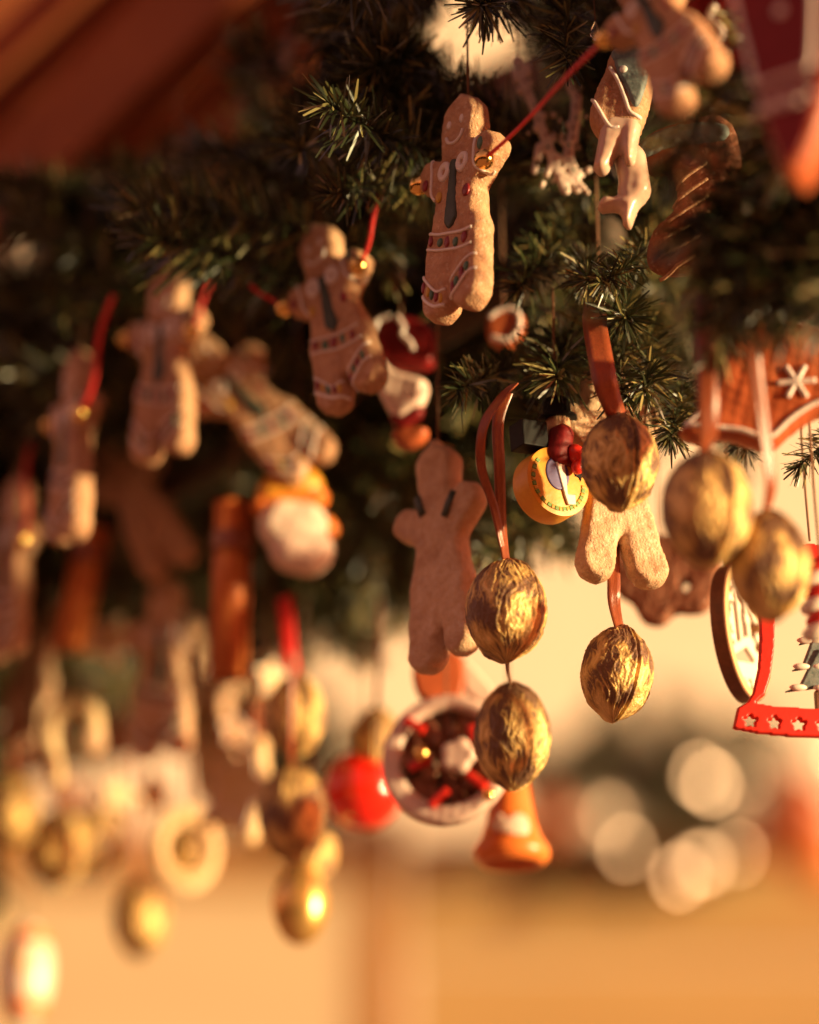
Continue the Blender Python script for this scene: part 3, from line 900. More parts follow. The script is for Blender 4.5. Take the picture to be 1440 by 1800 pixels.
# porcelain gnome with a brown robe
cx, cy, D = 1090, 230, 1.12
t = ornament('gnome_ornament', 'small gnome with brown and green robe and pale dangling porcelain legs', cx, cy, D, -12)
_, fr = slab(t, 'robe', [(1082, 78), (1136, 74), (1150, 150), (1128, 232), (1108, 246), (1080, 256), (1052, 242), (1038, 205), (1046, 165), (1066, 118)], cx, cy, D, -12, 17, 'dough', 6)
_, f2 = slab(t, 'green_panel', [(1086, 82), (1134, 80), (1146, 130), (1132, 190), (1118, 205), (1102, 160), (1088, 120)], cx, cy, D, -12, 4, 'silvergreen', 2, 0.8, y=-7.6)
pipe(t, fr, [(1080, 118), (1094, 150), (1104, 185), (1112, 214), (1128, 222)], cx, cy, D, -12, 1.0)
pipe(t, fr, [(1046, 172), (1060, 205), (1076, 238), (1092, 240)], cx, cy, D, -12, 1.0)
dot(t, f2, 1104, 128, cx, cy, D, -12, 1.9, 1.9, 'icing', 'button')
s = D / FPX * 1000
def pc(a, b, ra, rb):
    (ax, az), (bx, bz) = pxmm([a, b], cx, cy, D, -12)
    return cap(ax, az, bx, bz, ra * s, rb * s)
sd = union([pc((1082, 235), (1058, 306), 26, 15), pc((1108, 235), (1106, 300), 20, 10)], 5)
me, _ = cookie('leg', sd, (-20, -30, 20, 10), 12, 5.5, 0.9, 0.2); obj('leg', me, 'shadedglaze', t, loc=(0, -0.003, 0))
sd = union([pc((1104, 280), (1112, 345), 28, 26), pc((1104, 345), (1096, 408), 22, 9), pc((1092, 372), (1062, 366), 15, 9), pc((1062, 366), (1052, 372), 9, 7)], 4)
me, _ = cookie('trousers', sd, (-20, -55, 20, 0), 13, 6, 0.9, 0.2); obj('trousers', me, 'shadedglaze', t, loc=(0, 0.004, 0))
hang(t, (5, 0, 38), 0.08)

# tree-shaped cookie behind the fir sprays
cx, cy, D = 1210, 350, 1.13
t = ornament('tree_cookie', 'brown tree-shaped cookie with ridged icing half hidden by fir', cx, cy, D, -20)
_, fr = slab(t, 'body', [(1138, 225), (1200, 200), (1290, 215), (1300, 400), (1262, 482), (1200, 496), (1150, 485), (1136, 455), (1150, 408), (1186, 372), (1190, 320), (1168, 290), (1140, 282)], cx, cy, D, -20, 14, 'dark_dough', 5)
_, f2 = slab(t, 'green_band', [(1138, 232), (1200, 212), (1280, 225), (1280, 262), (1200, 258), (1140, 268)], cx, cy, D, -20, 4, 'silvergreen', 2, y=-6.2)
for i in range(6):
    y0 = 300 + i * 32
    pipe(t, fr, [(1196 - 8 * i, y0 + 40), (1215, y0 + 20), (1250, y0)], cx, cy, D, -20, 0.9, 'dough')
hang(t, (0, 0, 36), 0.08)

# red boot and dark red cookie
cx, cy, D = 1395, 140, 0.90
t = ornament('boot_cookie', 'red glazed gingerbread boot with white piped border and orange lit side', cx, cy, D, -28)
_, fr = slab(t, 'body', [(1312, -60), (1345, -70), (1480, -70), (1492, 60), (1470, 190), (1440, 290), (1402, 352), (1376, 344), (1356, 270), (1340, 165), (1326, 60)], cx, cy, D, -28, 19, 'redbrown', 4)
_, fr = slab(t, 'red_glaze', [(1318, -56), (1345, -64), (1468, -66), (1476, 60), (1456, 186), (1430, 280), (1402, 334), (1384, 330), (1364, 265), (1348, 165), (1334, 60)], cx, cy, D, -28, 4, 'darkred', 2, y=-8.6)
pipe(t, fr, [(1318, -60), (1330, 40), (1340, 110), (1348, 160), (1380, 163), (1420, 160), (1436, 150), (1444, 90), (1450, 0), (1452, -60)], cx, cy, D, -28, 1.25)
pipe(t, fr, [(1344, 222), (1356, 208), (1366, 220), (1376, 206), (1388, 218), (1398, 205), (1410, 218), (1422, 206), (1436, 210)], cx, cy, D, -28, 1.5)
dot(t, fr, 1395, 26, cx, cy, D, -28, 2.4, 2.4, 'icing')
hang(t, (8, 0, 43), 0.1)
cx, cy, D = 1262, 60, 1.03
t = ornament('heart_cookie', 'dark red cookie with a white icing squiggle beside the glazed boot', cx, cy, D, -15)
_, fr = slab(t, 'body', [(1195, -20), (1240, -50), (1330, -40), (1340, 60), (1335, 140), (1290, 158), (1215, 152), (1198, 90)], cx, cy, D, -15, 13, 'darkred', 5)
pipe(t, fr, [(1262, 20), (1252, 45), (1266, 62), (1272, 80), (1262, 100), (1272, 114), (1284, 118)], cx, cy, D, -15, 1.8)
hang(t, (0, 0, 26), 0.08)

# pierced white lace branches
for lab, chain, leaves in (
    ('slender white lace branch ornament with small red and green dots, longer one', [(912, 82), (922, 130), (940, 180), (958, 240), (972, 290), (992, 348)],
     [(928, 100, 936, 132, 9), (908, 110, 914, 150, 8), (948, 200, 975, 196, 8), (945, 222, 930, 232, 8), (962, 250, 990, 238, 7), (950, 262, 938, 310, 10), (975, 280, 1010, 300, 8), (985, 320, 1024, 345, 10), (968, 300, 950, 340, 7)]),
    ('curved white lace branch ornament with dotted leaves beside the gnome', [(1004, 132), (1016, 160), (1012, 205), (1006, 245), (998, 275), (1005, 310), (1012, 345)],
     [(1008, 150, 1024, 140, 6), (1014, 180, 1032, 200, 6), (1008, 220, 984, 206, 6), (1004, 250, 1016, 262, 7), (998, 262, 972, 232, 5), (1000, 290, 970, 330, 6), (1008, 320, 1034, 306, 10), (1010, 330, 1030, 352, 8), (1002, 136, 995, 128, 5)])):
    cx, cy, D = chain[3][0], chain[3][1], 1.215
    s = D / FPX * 1000
    t = ornament('lace_branch', lab, cx, cy, D, 0, group='white lace branches')
    fs = []
    for a, b in zip(chain[:-1], chain[1:]):
        (ax, az), (bx, bz) = pxmm([a, b], cx, cy, D)
        fs.append(cap(ax, az, bx, bz, 9 * s))
    for x0, y0, x1, y1, r in leaves:
        (ax, az), (bx, bz) = pxmm([(x0, y0), (x1, y1)], cx, cy, D)
        fs.append(cap(ax, az, bx, bz, r * s, r * s * 0.55))
    body = union(fs, 1.0)
    holes = []
    for i, (x0, y0, x1, y1, r) in enumerate(leaves):
        (hx, hz), = pxmm([((x0 + 2 * x1) / 3, (y0 + 2 * y1) / 3)], cx, cy, D)
        holes.append(ell(hx, hz, 1.0, 1.3))
    body = minus(body, union(holes))
    me, fr = cookie('body', body, (-45, -50, 45, 50), 4.0, 1.6, 0.65, 0.2)
    obj('body', me, 'porcelain', t)
    for i, (x, y) in enumerate(spline(chain, 2)):
        dot(t, fr, x + 2 * (-1) ** i, y, cx, cy, D, 0, 0.9, 0.9, ('red', 'green', 'red')[i % 3], 'painted_dot', 0.5)
    (hx, hz), = pxmm([chain[0]], cx, cy, D)
    hang(t, (hx, 0, hz), 0.06)

t = ornament('glass_drop', 'tiny clear glass drop bead hanging beside the red cord', 1047, 54, 1.14)
obj('bead', lathe([(0.0001, -0.005), (0.002, -0.0045), (0.0028, -0.002), (0.0022, 0.001), (0.0008, 0.004), (0.0001, 0.0055)], 16, 'bead'), 'glass', t)
hang(t, (0, 0, 5), 0.05, r=0.0003)

# santa cookie with white beard
cx, cy, D = 705, 670, 1.28
t = ornament('santa_cookie', 'santa cookie with dark red cap and long white beard behind the tilted man', cx, cy, D, -15)
_, fr = slab(t, 'cap', [(650, 560), (690, 545), (745, 560), (768, 600), (760, 650), (715, 655), (680, 640), (655, 610)], cx, cy, D, -15, 12, 'darkred', 4)
pipe(t, fr, [(702, 552), (715, 575), (712, 590), (726, 606), (732, 622)], cx, cy, D, -15, 1.6)
pipe(t, fr, [(662, 575), (672, 555), (690, 552)], cx, cy, D, -15, 1.8)
slab(t, 'beard', [(650, 600), (672, 618), (700, 655), (752, 680), (748, 720), (720, 752), (700, 752), (678, 715), (660, 665)], cx, cy, D, -15, 14, 'porcelain', 5, y=-2)
slab(t, 'mouth', [(692, 742), (722, 736), (748, 730), (744, 752), (716, 766), (698, 764)], cx, cy, D, -15, 8, 'darkred', 3, y=-4)
slab(t, 'collar', [(690, 770), (720, 762), (752, 768), (748, 790), (722, 802), (700, 796)], cx, cy, D, -15, 12, 'redbrown', 4)
obj('link', box(0.004, 0.004, 0.012, 0.001, 'link'), 'darkred', t, loc=(0.004, 0, -0.028))
hang(t, (0, 0, 36), 0.1)
cx, cy, D = 886, 580, 1.27
t = ornament('star_cookie', 'small red cookie with white rim behind the smiling man', cx, cy, D, -10)
_, fr = slab(t, 'body', [(856, 560), (884, 540), (918, 552), (922, 590), (896, 618), (862, 606)], cx, cy, D, -10, 10, 'redbrown', 4)
pipe(t, fr, [(862, 562), (886, 548), (912, 556), (914, 588), (894, 608), (866, 600)], cx, cy, D, -10, 1.6)
hang(t, (0, 0, 11), 0.08)

# snowman
t = ornament('snowman_ornament', 'blurred cream snowman figure with yellow cap and one raised hand', 518, 925, 1.36)
s = 1.36 / FPX * 1000
def snow(name, a, ra, rb, b, material, T=24, y=0):
    (ax, az), (bx, bz) = pxmm([a, b], 518, 925, 1.36)
    sd = cap(ax, az, bx, bz, ra * s, rb * s)
    me, _ = cookie(name, sd, (min(ax, bx) - 30, min(az, bz) - 30, max(ax, bx) + 30, max(az, bz) + 30), T, 11, 1.4, 0.2)
    obj(name, me, material, t, loc=(0, y * .001, 0))
snow('cap', (490, 870), 42, 38, (530, 852), 'yellowwood', 22)
snow('cap_brim', (455, 890), 16, 18, (560, 872), 'orange', 26)
snow('head', (500, 925), 48, 46, (535, 930), 'cream', 26)
snow('body', (515, 968), 42, 44, (545, 972), 'porcelain', 24)
snow('hand', (572, 925), 20, 18, (578, 932), 'orange', 14)
hang(t, (0, 0, 30), 0.1)

# cinnamon sticks
for lab, a, b, D, r in (('straight orange brown cinnamon stick hanging upright', (408, 885), (400, 1190), 1.37, 0.0105),
                        ('leaning cinnamon stick partly behind the sideways gingerbread man', (165, 930), (118, 1140), 1.5, 0.0105)):
    p, q = P(*a, D), P(*b, D)
    t = thing('cinnamon_stick', lab, 'ornament', (p + q) / 2, group='cinnamon sticks')
    d = (q - p) / 2
    prof = []
    V, F = [], []
    n = 34
    for e in (-1, 1):
        for k in range(n):
            u = k / (n - 1)
            ang = u * 2.6 * math.pi
            rr = r * (1 - 0.45 * u)
            V.append(d * e * 1.0 + Vector((rr * math.cos(ang), rr * math.sin(ang), 0)))
    for k in range(n - 1):
        F.append((k, k + 1, n + k + 1, n + k))
    me = mesh('bark', V, F)
    o = obj('bark', me, 'cinnamon', t)
    md = o.modifiers.new('thickness', 'SOLIDIFY'); md.thickness = 0.0016
    obj('tie_band', lathe([(r * 1.06, -0.006), (r * 1.10, -0.002), (r * 1.10, 0.002), (r * 1.06, 0.006)], 24, 'tie_band'), 'ribbon', t, loc=-d * 0.55)
    hang(t, tuple(-d * 980), 0.16)

# toy rider on a yellow rocker
cx, cy, D, YW = 966, 852, 1.14, 30
t = ornament('rocking_toy', 'yellow painted wooden rocker toy with white legged rider in red and black', cx, cy, D, YW, -4)
rk = union([cap(0, 0, 1.5, -1, 17.3, 17.0)], 0)
rk = minus(rk, ell(19, 26, 17, 15))
def prism(name, pts, T, bevel=0.5):
    bm = bmesh.new()
    vs = [bm.verts.new((x * .001, -T / 2 * .001, z * .001)) for x, z in pts]
    f = bm.faces.new(vs)
    r_ = bmesh.ops.extrude_face_region(bm, geom=[f])
    bmesh.ops.translate(bm, vec=(0, T * .001, 0), verts=[v for v in r_['geom'] if isinstance(v, bmesh.types.BMVert)])
    bmesh.ops.recalc_face_normals(bm, faces=bm.faces)
    cap_e = [e for e in bm.edges if abs(e.verts[0].co.y - e.verts[1].co.y) < 1e-7]
    bmesh.ops.bevel(bm, geom=cap_e, offset=bevel * .001, segments=2, affect='EDGES', profile=0.6)
    me = bpy.data.meshes.new(name); bm.to_mesh(me); bm.free()
    me.polygons.foreach_set('use_smooth', [True] * len(me.polygons))
    me.set_sharp_from_angle(angle=R(30))
    return me
rp_ = []
for i in range(72):
    a = 2 * math.pi * i / 72
    x, z = 17.3 * math.cos(a) + 0.7, 17.3 * math.sin(a) - 0.5
    dd_ = math.hypot((x - 19) / 17, (z - 26) / 15)
    if dd_ < 1:
        k_ = 1 / max(dd_, 0.2); x, z = 19 + (x - 19) * k_, 26 + (z - 26) * k_
    rp_.append((x, z))
rocker = obj('rocker', prism('rocker', rp_, 13), 'yellowwood', t)
yf = -6.55
def flatpart(name, sdf_, bb, material, y, T=1.0):
    me, _ = cookie(name, sdf_, bb, T, 0.5, 0.45, 0)
    obj(name, me, material, t, loc=(0, y * .001, 0))
flatpart('saddle', ell(0.5, 3.5, 6.6, 8.4), (-8, -7, 9, 14), 'purple', yf)
n = 26
for i in range(n):
    a = R(140) + R(215) * i / (n - 1)
    x, z = 14.0 * math.cos(a) + 0.7, 14.0 * math.sin(a) - 0.4
    me = box(0.0021, 0.0009, 0.0021 if i % 2 == 0 else 0.0017, 0.0003, 'border_mark')
    obj('border_mark', me, 'limegreen' if i % 2 == 0 else 'yellow', rocker, loc=(x * .001, yf * .001 - 0.0001, z * .001), rot=(0, -a, 0))
lg = [(-1.6, 13), (4.6, 10), (4.9, -6.8), (9.2, -6.2), (9.0, -11.6), (4.2, -12.2), (3.0, -8.5), (0.2, 5)]
flatpart('trouser_leg', poly(lg), bbox_pts(lg), 'white', yf - 0.7, 1.2)
me, _ = cookie('coat', union([cap(3, 14, 6, 24, 7.4, 6), cap(8, 14, 11, 8, 5, 3.5)], 2), (-10, 0, 20, 34), 14, 6, 0.8, 0.1); obj('coat', me, 'darkred', t, loc=(0, -0.0035, 0))
obj('glove', ball(0.0042, 0.004, 0.0055, 14, 10, 'glove'), 'redpaint', t, loc=(0.0098, -0.0108, 0.0125), rot=(0, R(-25), 0))
obj('cuff', ball(0.0034, 0.0032, 0.0042, 14, 10, 'cuff'), 'redpaint', t, loc=(0.0095, -0.0112, 0.0065), rot=(0, R(30), 0))
obj('face', ball(0.0062, 0.006, 0.007, 16, 12, 'face'), 'dough', t, loc=(0.0065, -0.002, 0.0305))
obj('hat', lathe([(0.0001, 0.0095), (0.005, 0.0095), (0.0066, 0.007), (0.007, 0.001), (0.0095, 0.0), (0.0095, -0.0012), (0.0001, -0.0012)], 24, 'hat'), 'black', t, loc=(0.0065, -0.002, 0.0345))
obj('seat_block', box(0.014, 0.012, 0.013, 0.0006, 'seat_block'), 'black', t, loc=(-0.0095, 0.0, 0.0228))
tl = [(9, 11), (14, 9), (18, 4), (16, 1.5), (14.5, 3), (13.5, -0.5), (12, 2.5), (10, 3)]
flatpart('tail', poly(tl), bbox_pts(tl), 'black', yf + 1.5, 4)
hang(t, (6.5, -2, 44), 0.06)

# pierced oval plywood ornament
cx, cy, D, YW = 1302, 1112, 1.185, 58
t = ornament('oval_fretwork', 'oval plywood fretwork ornament with dark brown edge and cut snow scene', cx, cy, D, YW, -8)
o_ = ell(0, 0, 26, 34); i_ = ell(0, 0, 21.5, 29.5)
def oval_band(name, a, b, a2, b2, T):
    V, F = [], []
    NU = 96
    for i in range(NU):
        q = 2 * math.pi * i / NU
        for (u, v, y) in ((a, b, -T / 2), (a, b, T / 2), (a2, b2, T / 2), (a2, b2, -T / 2)):
            V.append((u * math.cos(q) * .001, y * .001, v * math.sin(q) * .001))
    for i in range(NU):
        for k in range(4):
            i2 = (i + 1) % NU
            F.append((i * 4 + k, i * 4 + (k + 1) % 4, i2 * 4 + (k + 1) % 4, i2 * 4 + k))
    return mesh(name, V, F, smooth=False)
obj('rim', oval_band('rim', 25.6, 33.6, 21.5, 29.5, 8), 'lightwood', t)
obj('edge_band', oval_band('edge_band', 26.6, 34.6, 25.6, 33.6, 7.2), 'darkbrown', t)  # outer edge band, dark brown all round
fs = [cap(-22, -14, 4, -4, 2.6), cap(4, -4, 22, -16, 3.0), cap(-14, -20, 14, -18, 4.5), cap(-10, -8, -10, 12, 1.4), cap(-18, -4, -18, 14, 1.3), cap(8, -6, 8, 16, 1.6), cap(-22, 8, 0, 24, 1.3), cap(0, 24, 20, 8, 1.3), cap(-2, -8, -2, 26, 1.2)]
for i in range(16):
    a = 2 * math.pi * i / 16
    fs.append(ell(18.8 * math.cos(a), 26.6 * math.sin(a), 2.6, 2.8))
for (x, z, r) in ((-12, 4, 5), (-14, -4, 4), (8, 8, 5), (0, 14, 4.4), (-8, 16, 3.6), (12, -4, 4)):
    fs.append(star(x, z, r, r * 0.45, 6))
uf = union(fs)
me, _ = cookie('fretwork', lambda x, z: np.maximum(uf(x, z), ell(0, 0, 23, 31)(x, z)), (-24, -32, 24, 32), 3.0, 0.7, 0.6, 0)
obj('fretwork', me, 'white', t)
obj('crown', box(0.012, 0.006, 0.006, 0.001, 'crown'), 'darkbrown', t, loc=(0, 0, 0.0365))
hang(t, (0, 0, 39), 0.14)

# open plywood bell
cx, cy, D = 1438, 1170, 1.12
t = ornament('bell_plaque', 'red open plywood bell with star cutouts and a small fir tree inside', cx, cy, D, 4)
L_ = [(1330, 1040), (1338, 1090), (1336, 1130), (1330, 1180), (1318, 1225), (1308, 1240), (1290, 1252), (1280, 1290), (1320, 1297), (1380, 1302), (1438, 1303)]
outer = pxmm(L_ + [(2 * cx - x, y) for x, y in L_[-2::-1]] + [(1520, 990), (1480, 950), (1438, 940), (1396, 950), (1356, 990)], cx, cy, D, 4)
I_ = [(1366, 1045), (1366, 1090), (1362, 1140), (1352, 1195), (1340, 1228), (1322, 1242), (1360, 1248), (1438, 1250)]
inner = pxmm(I_ + [(2 * cx - x, y) for x, y in I_[-2::-1]] + [(1495, 1000), (1438, 975), (1381, 1000)], cx, cy, D, 4)
sd = minus(poly(outer), poly(inner))
holes = []
for i in range(7):
    (hx, hz), = pxmm([(1311 + i * 42.5, 1276 + 5 * math.sin(math.pi * i / 6))], cx, cy, D, 4)
    holes.append(star(hx, hz, 3.3, 1.7, 5))
me, fr = cookie('frame', minus(sd, union(holes)), bbox_pts(outer), 4.5, 0.6, 0.55, 0, p=3)
obj('frame', me, 'redpaint', t)
def tri(y0, y1, w0):
    return pxmm([(1438 - w0, y1), (1438 - w0 * .55, y1 - 14), (1438, y0), (1438 + w0 * .55, y1 - 14), (1438 + w0, y1), (1438, y1 - 10)], cx, cy, D, 4)
for i, (y0, y1, w0) in enumerate(((1075, 1135, 36), (1100, 1185, 54), (1140, 1225, 70))):
    q = tri(y0, y1, w0)
    me, _ = cookie('tree_tier', poly(q), bbox_pts(q), 4, 0.8, 0.6, 0)
    tier = obj('tree_tier', me, 'silvergreen', t, loc=(0, -0.0012 * i, 0))
    for k in (-1, 0, 1):
        (x, z), = pxmm([(1438 + k * w0 * .6, y1 - 8)], cx, cy, D, 4)
        obj('snow_dab', ball(0.0042, 0.0016, 0.0016, 10, 8, 'snow_dab') , 'white', tier, loc=(x * .001, -0.0024, z * .001))
obj('trunk', box(0.005, 0.004, 0.012, 0.0005, 'trunk'), 'darkbrown', t, loc=(0, 0, -0.0185))
hang(t, (0, 0, 62), 0.1)
cx, cy, D = 1446, 1048, 1.06
t = ornament('candy_ornament', 'red and white striped candy twist above the plywood bell', cx, cy, D)
for i in range(6):
    a = -30
    obj('stripe', ball(0.0085, 0.006, 0.0042, 16, 10, 'stripe'), 'redpaint' if i % 2 == 0 else 'white', t, loc=(-0.002 * (i % 2), 0, 0.014 - i * 0.006), rot=(0, R(-20), 0))
hang(t, (0, 0, 17), 0.1)

# red brown star cookie with snowflake
cx, cy, D, YW = 1345, 690, 1.065, -6
t = ornament('snowflake_cookie', 'red brown glazed star cookie with white piped rim and snowflake', cx, cy, D, YW, 0, 0)
op = [(1190, 764), (1222, 735), (1262, 670), (1290, 590), (1350, 556), (1430, 570), (1490, 610), (1512, 690), (1478, 728), (1428, 744), (1388, 772), (1350, 802), (1312, 792), (1268, 776), (1220, 780)]
_, fr = slab(t, 'body', op, cx, cy, D, YW, 15, 'redbrown', 4)
pipe(t, fr, [(1204, 758), (1250, 764), (1296, 772), (1330, 786), (1352, 786), (1384, 756), (1424, 730), (1470, 716)], cx, cy, D, YW, 1.2)
pipe(t, fr, [(1204, 756), (1222, 742), (1236, 722)], cx, cy, D, YW, 1.2)
for a in (2, 60, 118):
    dx, dy = 34 * math.cos(R(a)), 34 * math.sin(R(a))
    pipe(t, fr, [(1398 - dx, 686 + dy), (1398, 686), (1398 + dx, 686 - dy)], cx, cy, D, YW, 1.3, name='snowflake')
hang(t, (0, 0, 32), 0.1)

# plain flower cookie seen from behind
cx, cy, D, YW = 1165, 1030, 1.28, -14
t = ornament('flower_cookie', 'plain brown scalloped cookie with a small hole behind the pale gingerbread man', cx, cy, D, YW)
op = [(1070, 985), (1100, 950), (1160, 935), (1230, 945), (1262, 985), (1258, 1050), (1238, 1084), (1208, 1088), (1186, 1086), (1162, 1104), (1132, 1098), (1112, 1062), (1088, 1040)]
q = spline(pxmm(op, cx, cy, D, YW), 5, True)
(hx, hz), = pxmm([(1205, 1037)], cx, cy, D, YW)
me, fr = cookie('body', minus(poly(q), ell(hx, hz, 1.8, 2.2)), bbox_pts(q), 12, 4, 1.0, 0.3)
obj('body', me, 'dark_dough', t)
hang(t, (0, 0, 25), 0.12)

# round wreath ornament
cx, cy, D = 785, 1335, 1.27
t = ornament('wreath_ornament', 'round white ring ornament with red bows, twigs and a white flower', cx, cy, D, -12)
s = D / FPX * 1000
me, fr = cookie('ring', minus(ell(0, 0, 35, 35.5), ell(1.5, 1.0, 25, 25.5)), (-38, -38, 38, 38), 8, 3.4, 1.1, 0.3)
obj('ring', me, 'porcelain', t)
rr = random.Random(3)
me, _ = cookie('backing', ell(1.5, 1, 28, 28.5), (-31, -31, 32, 32), 3, 1.5, 1.3, 0.2)
obj('backing', me, 'dark_dough', t, loc=(0, 0.004, 0))
for i in range(16):
    a = 2 * math.pi * i / 16 + rr.uniform(-.2, .2)
    r0, r1 = rr.uniform(3, 9), 27
    b_ = a + rr.uniform(-.7, .7)
    obj('twig', tube([(r0 * math.cos(a) * .001, rr.uniform(-.003, .003), r0 * math.sin(a) * .001), (16 * math.cos((a + b_) / 2) * .001, rr.uniform(-.004, .004), 16 * math.sin((a + b_) / 2) * .001), (r1 * math.cos(b_) * .001, 0, r1 * math.sin(b_) * .001)], 0.0013, 6, 'twig'), ('darkbrown', 'dark_dough', 'stem')[i % 3], t)
for i in range(7):
    a = rr.uniform(0, 6.28); r0 = rr.uniform(10, 20)
    obj('cone_scale', ball(0.005, 0.0025, 0.0035, 10, 8, 'cone_scale'), ('darkbrown', 'dark_dough')[i % 2], t, loc=(r0 * math.cos(a) * .001, -0.002, r0 * math.sin(a) * .001), rot=(0, a, 0))
for (x, z, rot) in ((-16, 18, 30), (-13, -3, -20), (16, 10, 70), (-3, -22, -40), (17, -14, 40), (6, -4, 10)):
    obj('red_bow', box(0.013, 0.004, 0.0048, 0.0016, 'red_bow'), 'redpaint', t, loc=(x * .001, -0.0055, z * .001), rot=(0, R(rot), 0))
obj('gold_bead', ball(0.0042, name='gold_bead'), 'gold', t, loc=(-0.0115, -0.009, 0.0015))
obj('gold_bead', ball(0.0034, name='gold_bead'), 'gold', t, loc=(0.0235, -0.008, -0.0225))
fl = union([ell(5 * math.cos(R(72 * i)), 5 * math.sin(R(72 * i)), 4.8, 4.8) for i in range(5)] + [ell(0, 0, 4, 4)], 1)
me, _ = cookie('flower', fl, (-12, -12, 12, 12), 6, 3, 0.8, 0.2); obj('flower', me, 'porcelain', t, loc=(0.008, -0.009, -0.001))
hang(t, (0, 0, 31), 0.12)
cx, cy, D = 790, 1215, 1.3
t = ornament('ribbon_tab', 'brown and pink ribbon fold above the round wreath ornament', cx, cy, D)
slab(t, 'fold', [(728, 1165), (760, 1140), (812, 1150), (816, 1215), (790, 1240), (745, 1235), (728, 1205)], cx, cy, D, 0, 6, 'redbrown', 2.5)
slab(t, 'loop', [(812, 1155), (832, 1165), (870, 1215), (866, 1240), (838, 1238), (815, 1210)], cx, cy, D, 0, 5, 'porcelain', 2.2, y=1)
hang(t, (0, 0, 22), 0.12, 'ribbon', 0.0015)

# red bauble, orange bell, gold bauble
t = ornament('bauble', 'shiny red bauble between the walnuts and the wreath', 638, 1388, 1.42)
obj('globe', ball(0.0238, 0.0238, 0.0238, 32, 22, 'globe'), mat('red_lacquer', (0.72, 0.018, 0.006), rough=0.18, coat=0.8), t)
obj('cap', lathe([(0.0001, 0.0275), (0.004, 0.0275), (0.0046, 0.026), (0.0048, 0.0212)], 20, 'cap'), 'gold', t)
hang(t, (0, 0, 27), 0.14)
t = ornament('bell_ornament', 'orange ceramic bell with white glazed patch below the wreath ornament', 898, 1445, 1.30, -10)
obj('bell', lathe([(0.0001, 0.029), (0.006, 0.0285), (0.0098, 0.024), (0.0115, 0.012), (0.0135, 0, ), (0.0165, -0.009), (0.0205, -0.015), (0.0208, -0.019), (0.017, -0.0235), (0.0155, -0.0235), (0.012, -0.005), (0.0001, 0.02)], 36, 'bell'), 'orange', t)
pat = [(-8, -3), (-4, 1), (0, -1.5), (5, 1), (11, -1), (11, -10), (4, -12), (-3, -10), (-8, -7)]
me, _ = cookie('white_patch', poly(spline(pat, 4, True)), bbox_pts(pat), 3.4, 1.6, 0.7, 0)
for v in me.vertices:
    r = 0.0150 - 0.42 * v.co.z * 0.6
    a = v.co.x / 0.016
    dd = 0.0004 - v.co.y
    v.co = Vector(((r + dd) * math.sin(a), -(r + dd) * math.cos(a), v.co.z))
obj('white_patch', me, 'cream', t)
hang(t, (0, 0, 29), 0.16, r=0.0005)
t = ornament('gold_bauble', 'shiny gold bauble lowest under the blurred walnuts', 528, 1590, 1.40)
obj('globe', ball(0.0165, 0.0165, 0.0235, 32, 22, 'gold_globe'), mat('gold_lacquer', (0.80, 0.52, 0.16), rough=0.32, metal=0.8), t)
obj('cap', lathe([(0.0001, 0.0285), (0.004, 0.0285), (0.0044, 0.022)], 20, 'cap'), 'gold', t)
hang(t, (0, 0, 28), 0.2)

# far left cluster
def torus(R0, r0, sx=1, sz=1, name='ring'):
    V, F = [], []
    NU, NVv = 40, 14
    for i in range(NU):
        a = 2 * math.pi * i / NU
        for k in range(NVv):
            b = 2 * math.pi * k / NVv
            V.append((sx * (R0 + r0 * math.cos(b)) * math.cos(a), r0 * math.sin(b), sz * (R0 + r0 * math.cos(b)) * math.sin(a)))
    for i in range(NU):
        for k in range(NVv):
            F.append((i * NVv + k, i * NVv + (k + 1) % NVv, ((i + 1) % NU) * NVv + (k + 1) % NVv, ((i + 1) % NU) * NVv + k))
    me = mesh(name, V, F); me.flip_normals()
    return me
t = ornament('ring_biscuit', 'pale iced ring biscuit round a far gold walnut', 326, 1492, 1.6, 18)
obj('ring', torus(0.0185, 0.0056, 0.98, 1.22), 'goldcream', t)
for i in range(9):
    a = 2 * math.pi * i / 9
    obj('sprinkle', ball(0.0011, 0.0008, 0.0022, 8, 6, 'sprinkle'), ('yellow', 'orange')[i % 2], t, loc=(0.0181 * math.cos(a), -0.0056, 0.0226 * math.sin(a)), rot=(0, a, 0))
hang(t, (0, 0, 28), 0.14)

t = ornament('candy_cane', 'golden brown hooked cane ornament with a round knob at its end', 120, 1300, 1.58)
pts = spline([(-0.006, 0, -0.030), (-0.010, 0, -0.012), (-0.013, 0, 0.006), (-0.011, 0, 0.018), (0.0, 0, 0.0245), (0.012, 0, 0.021), (0.0165, 0, 0.010), (0.0155, 0, 0.002)], 6)
obj('cane', tube([tuple(p) for p in pts], 0.0062, 12, 'cane'), 'goldcream', t)
obj('knob', ball(0.009, name='knob'), 'pale_dough', t, loc=(0.0155, 0, -0.001))
hang(t, (0, 0, 29), 0.12)

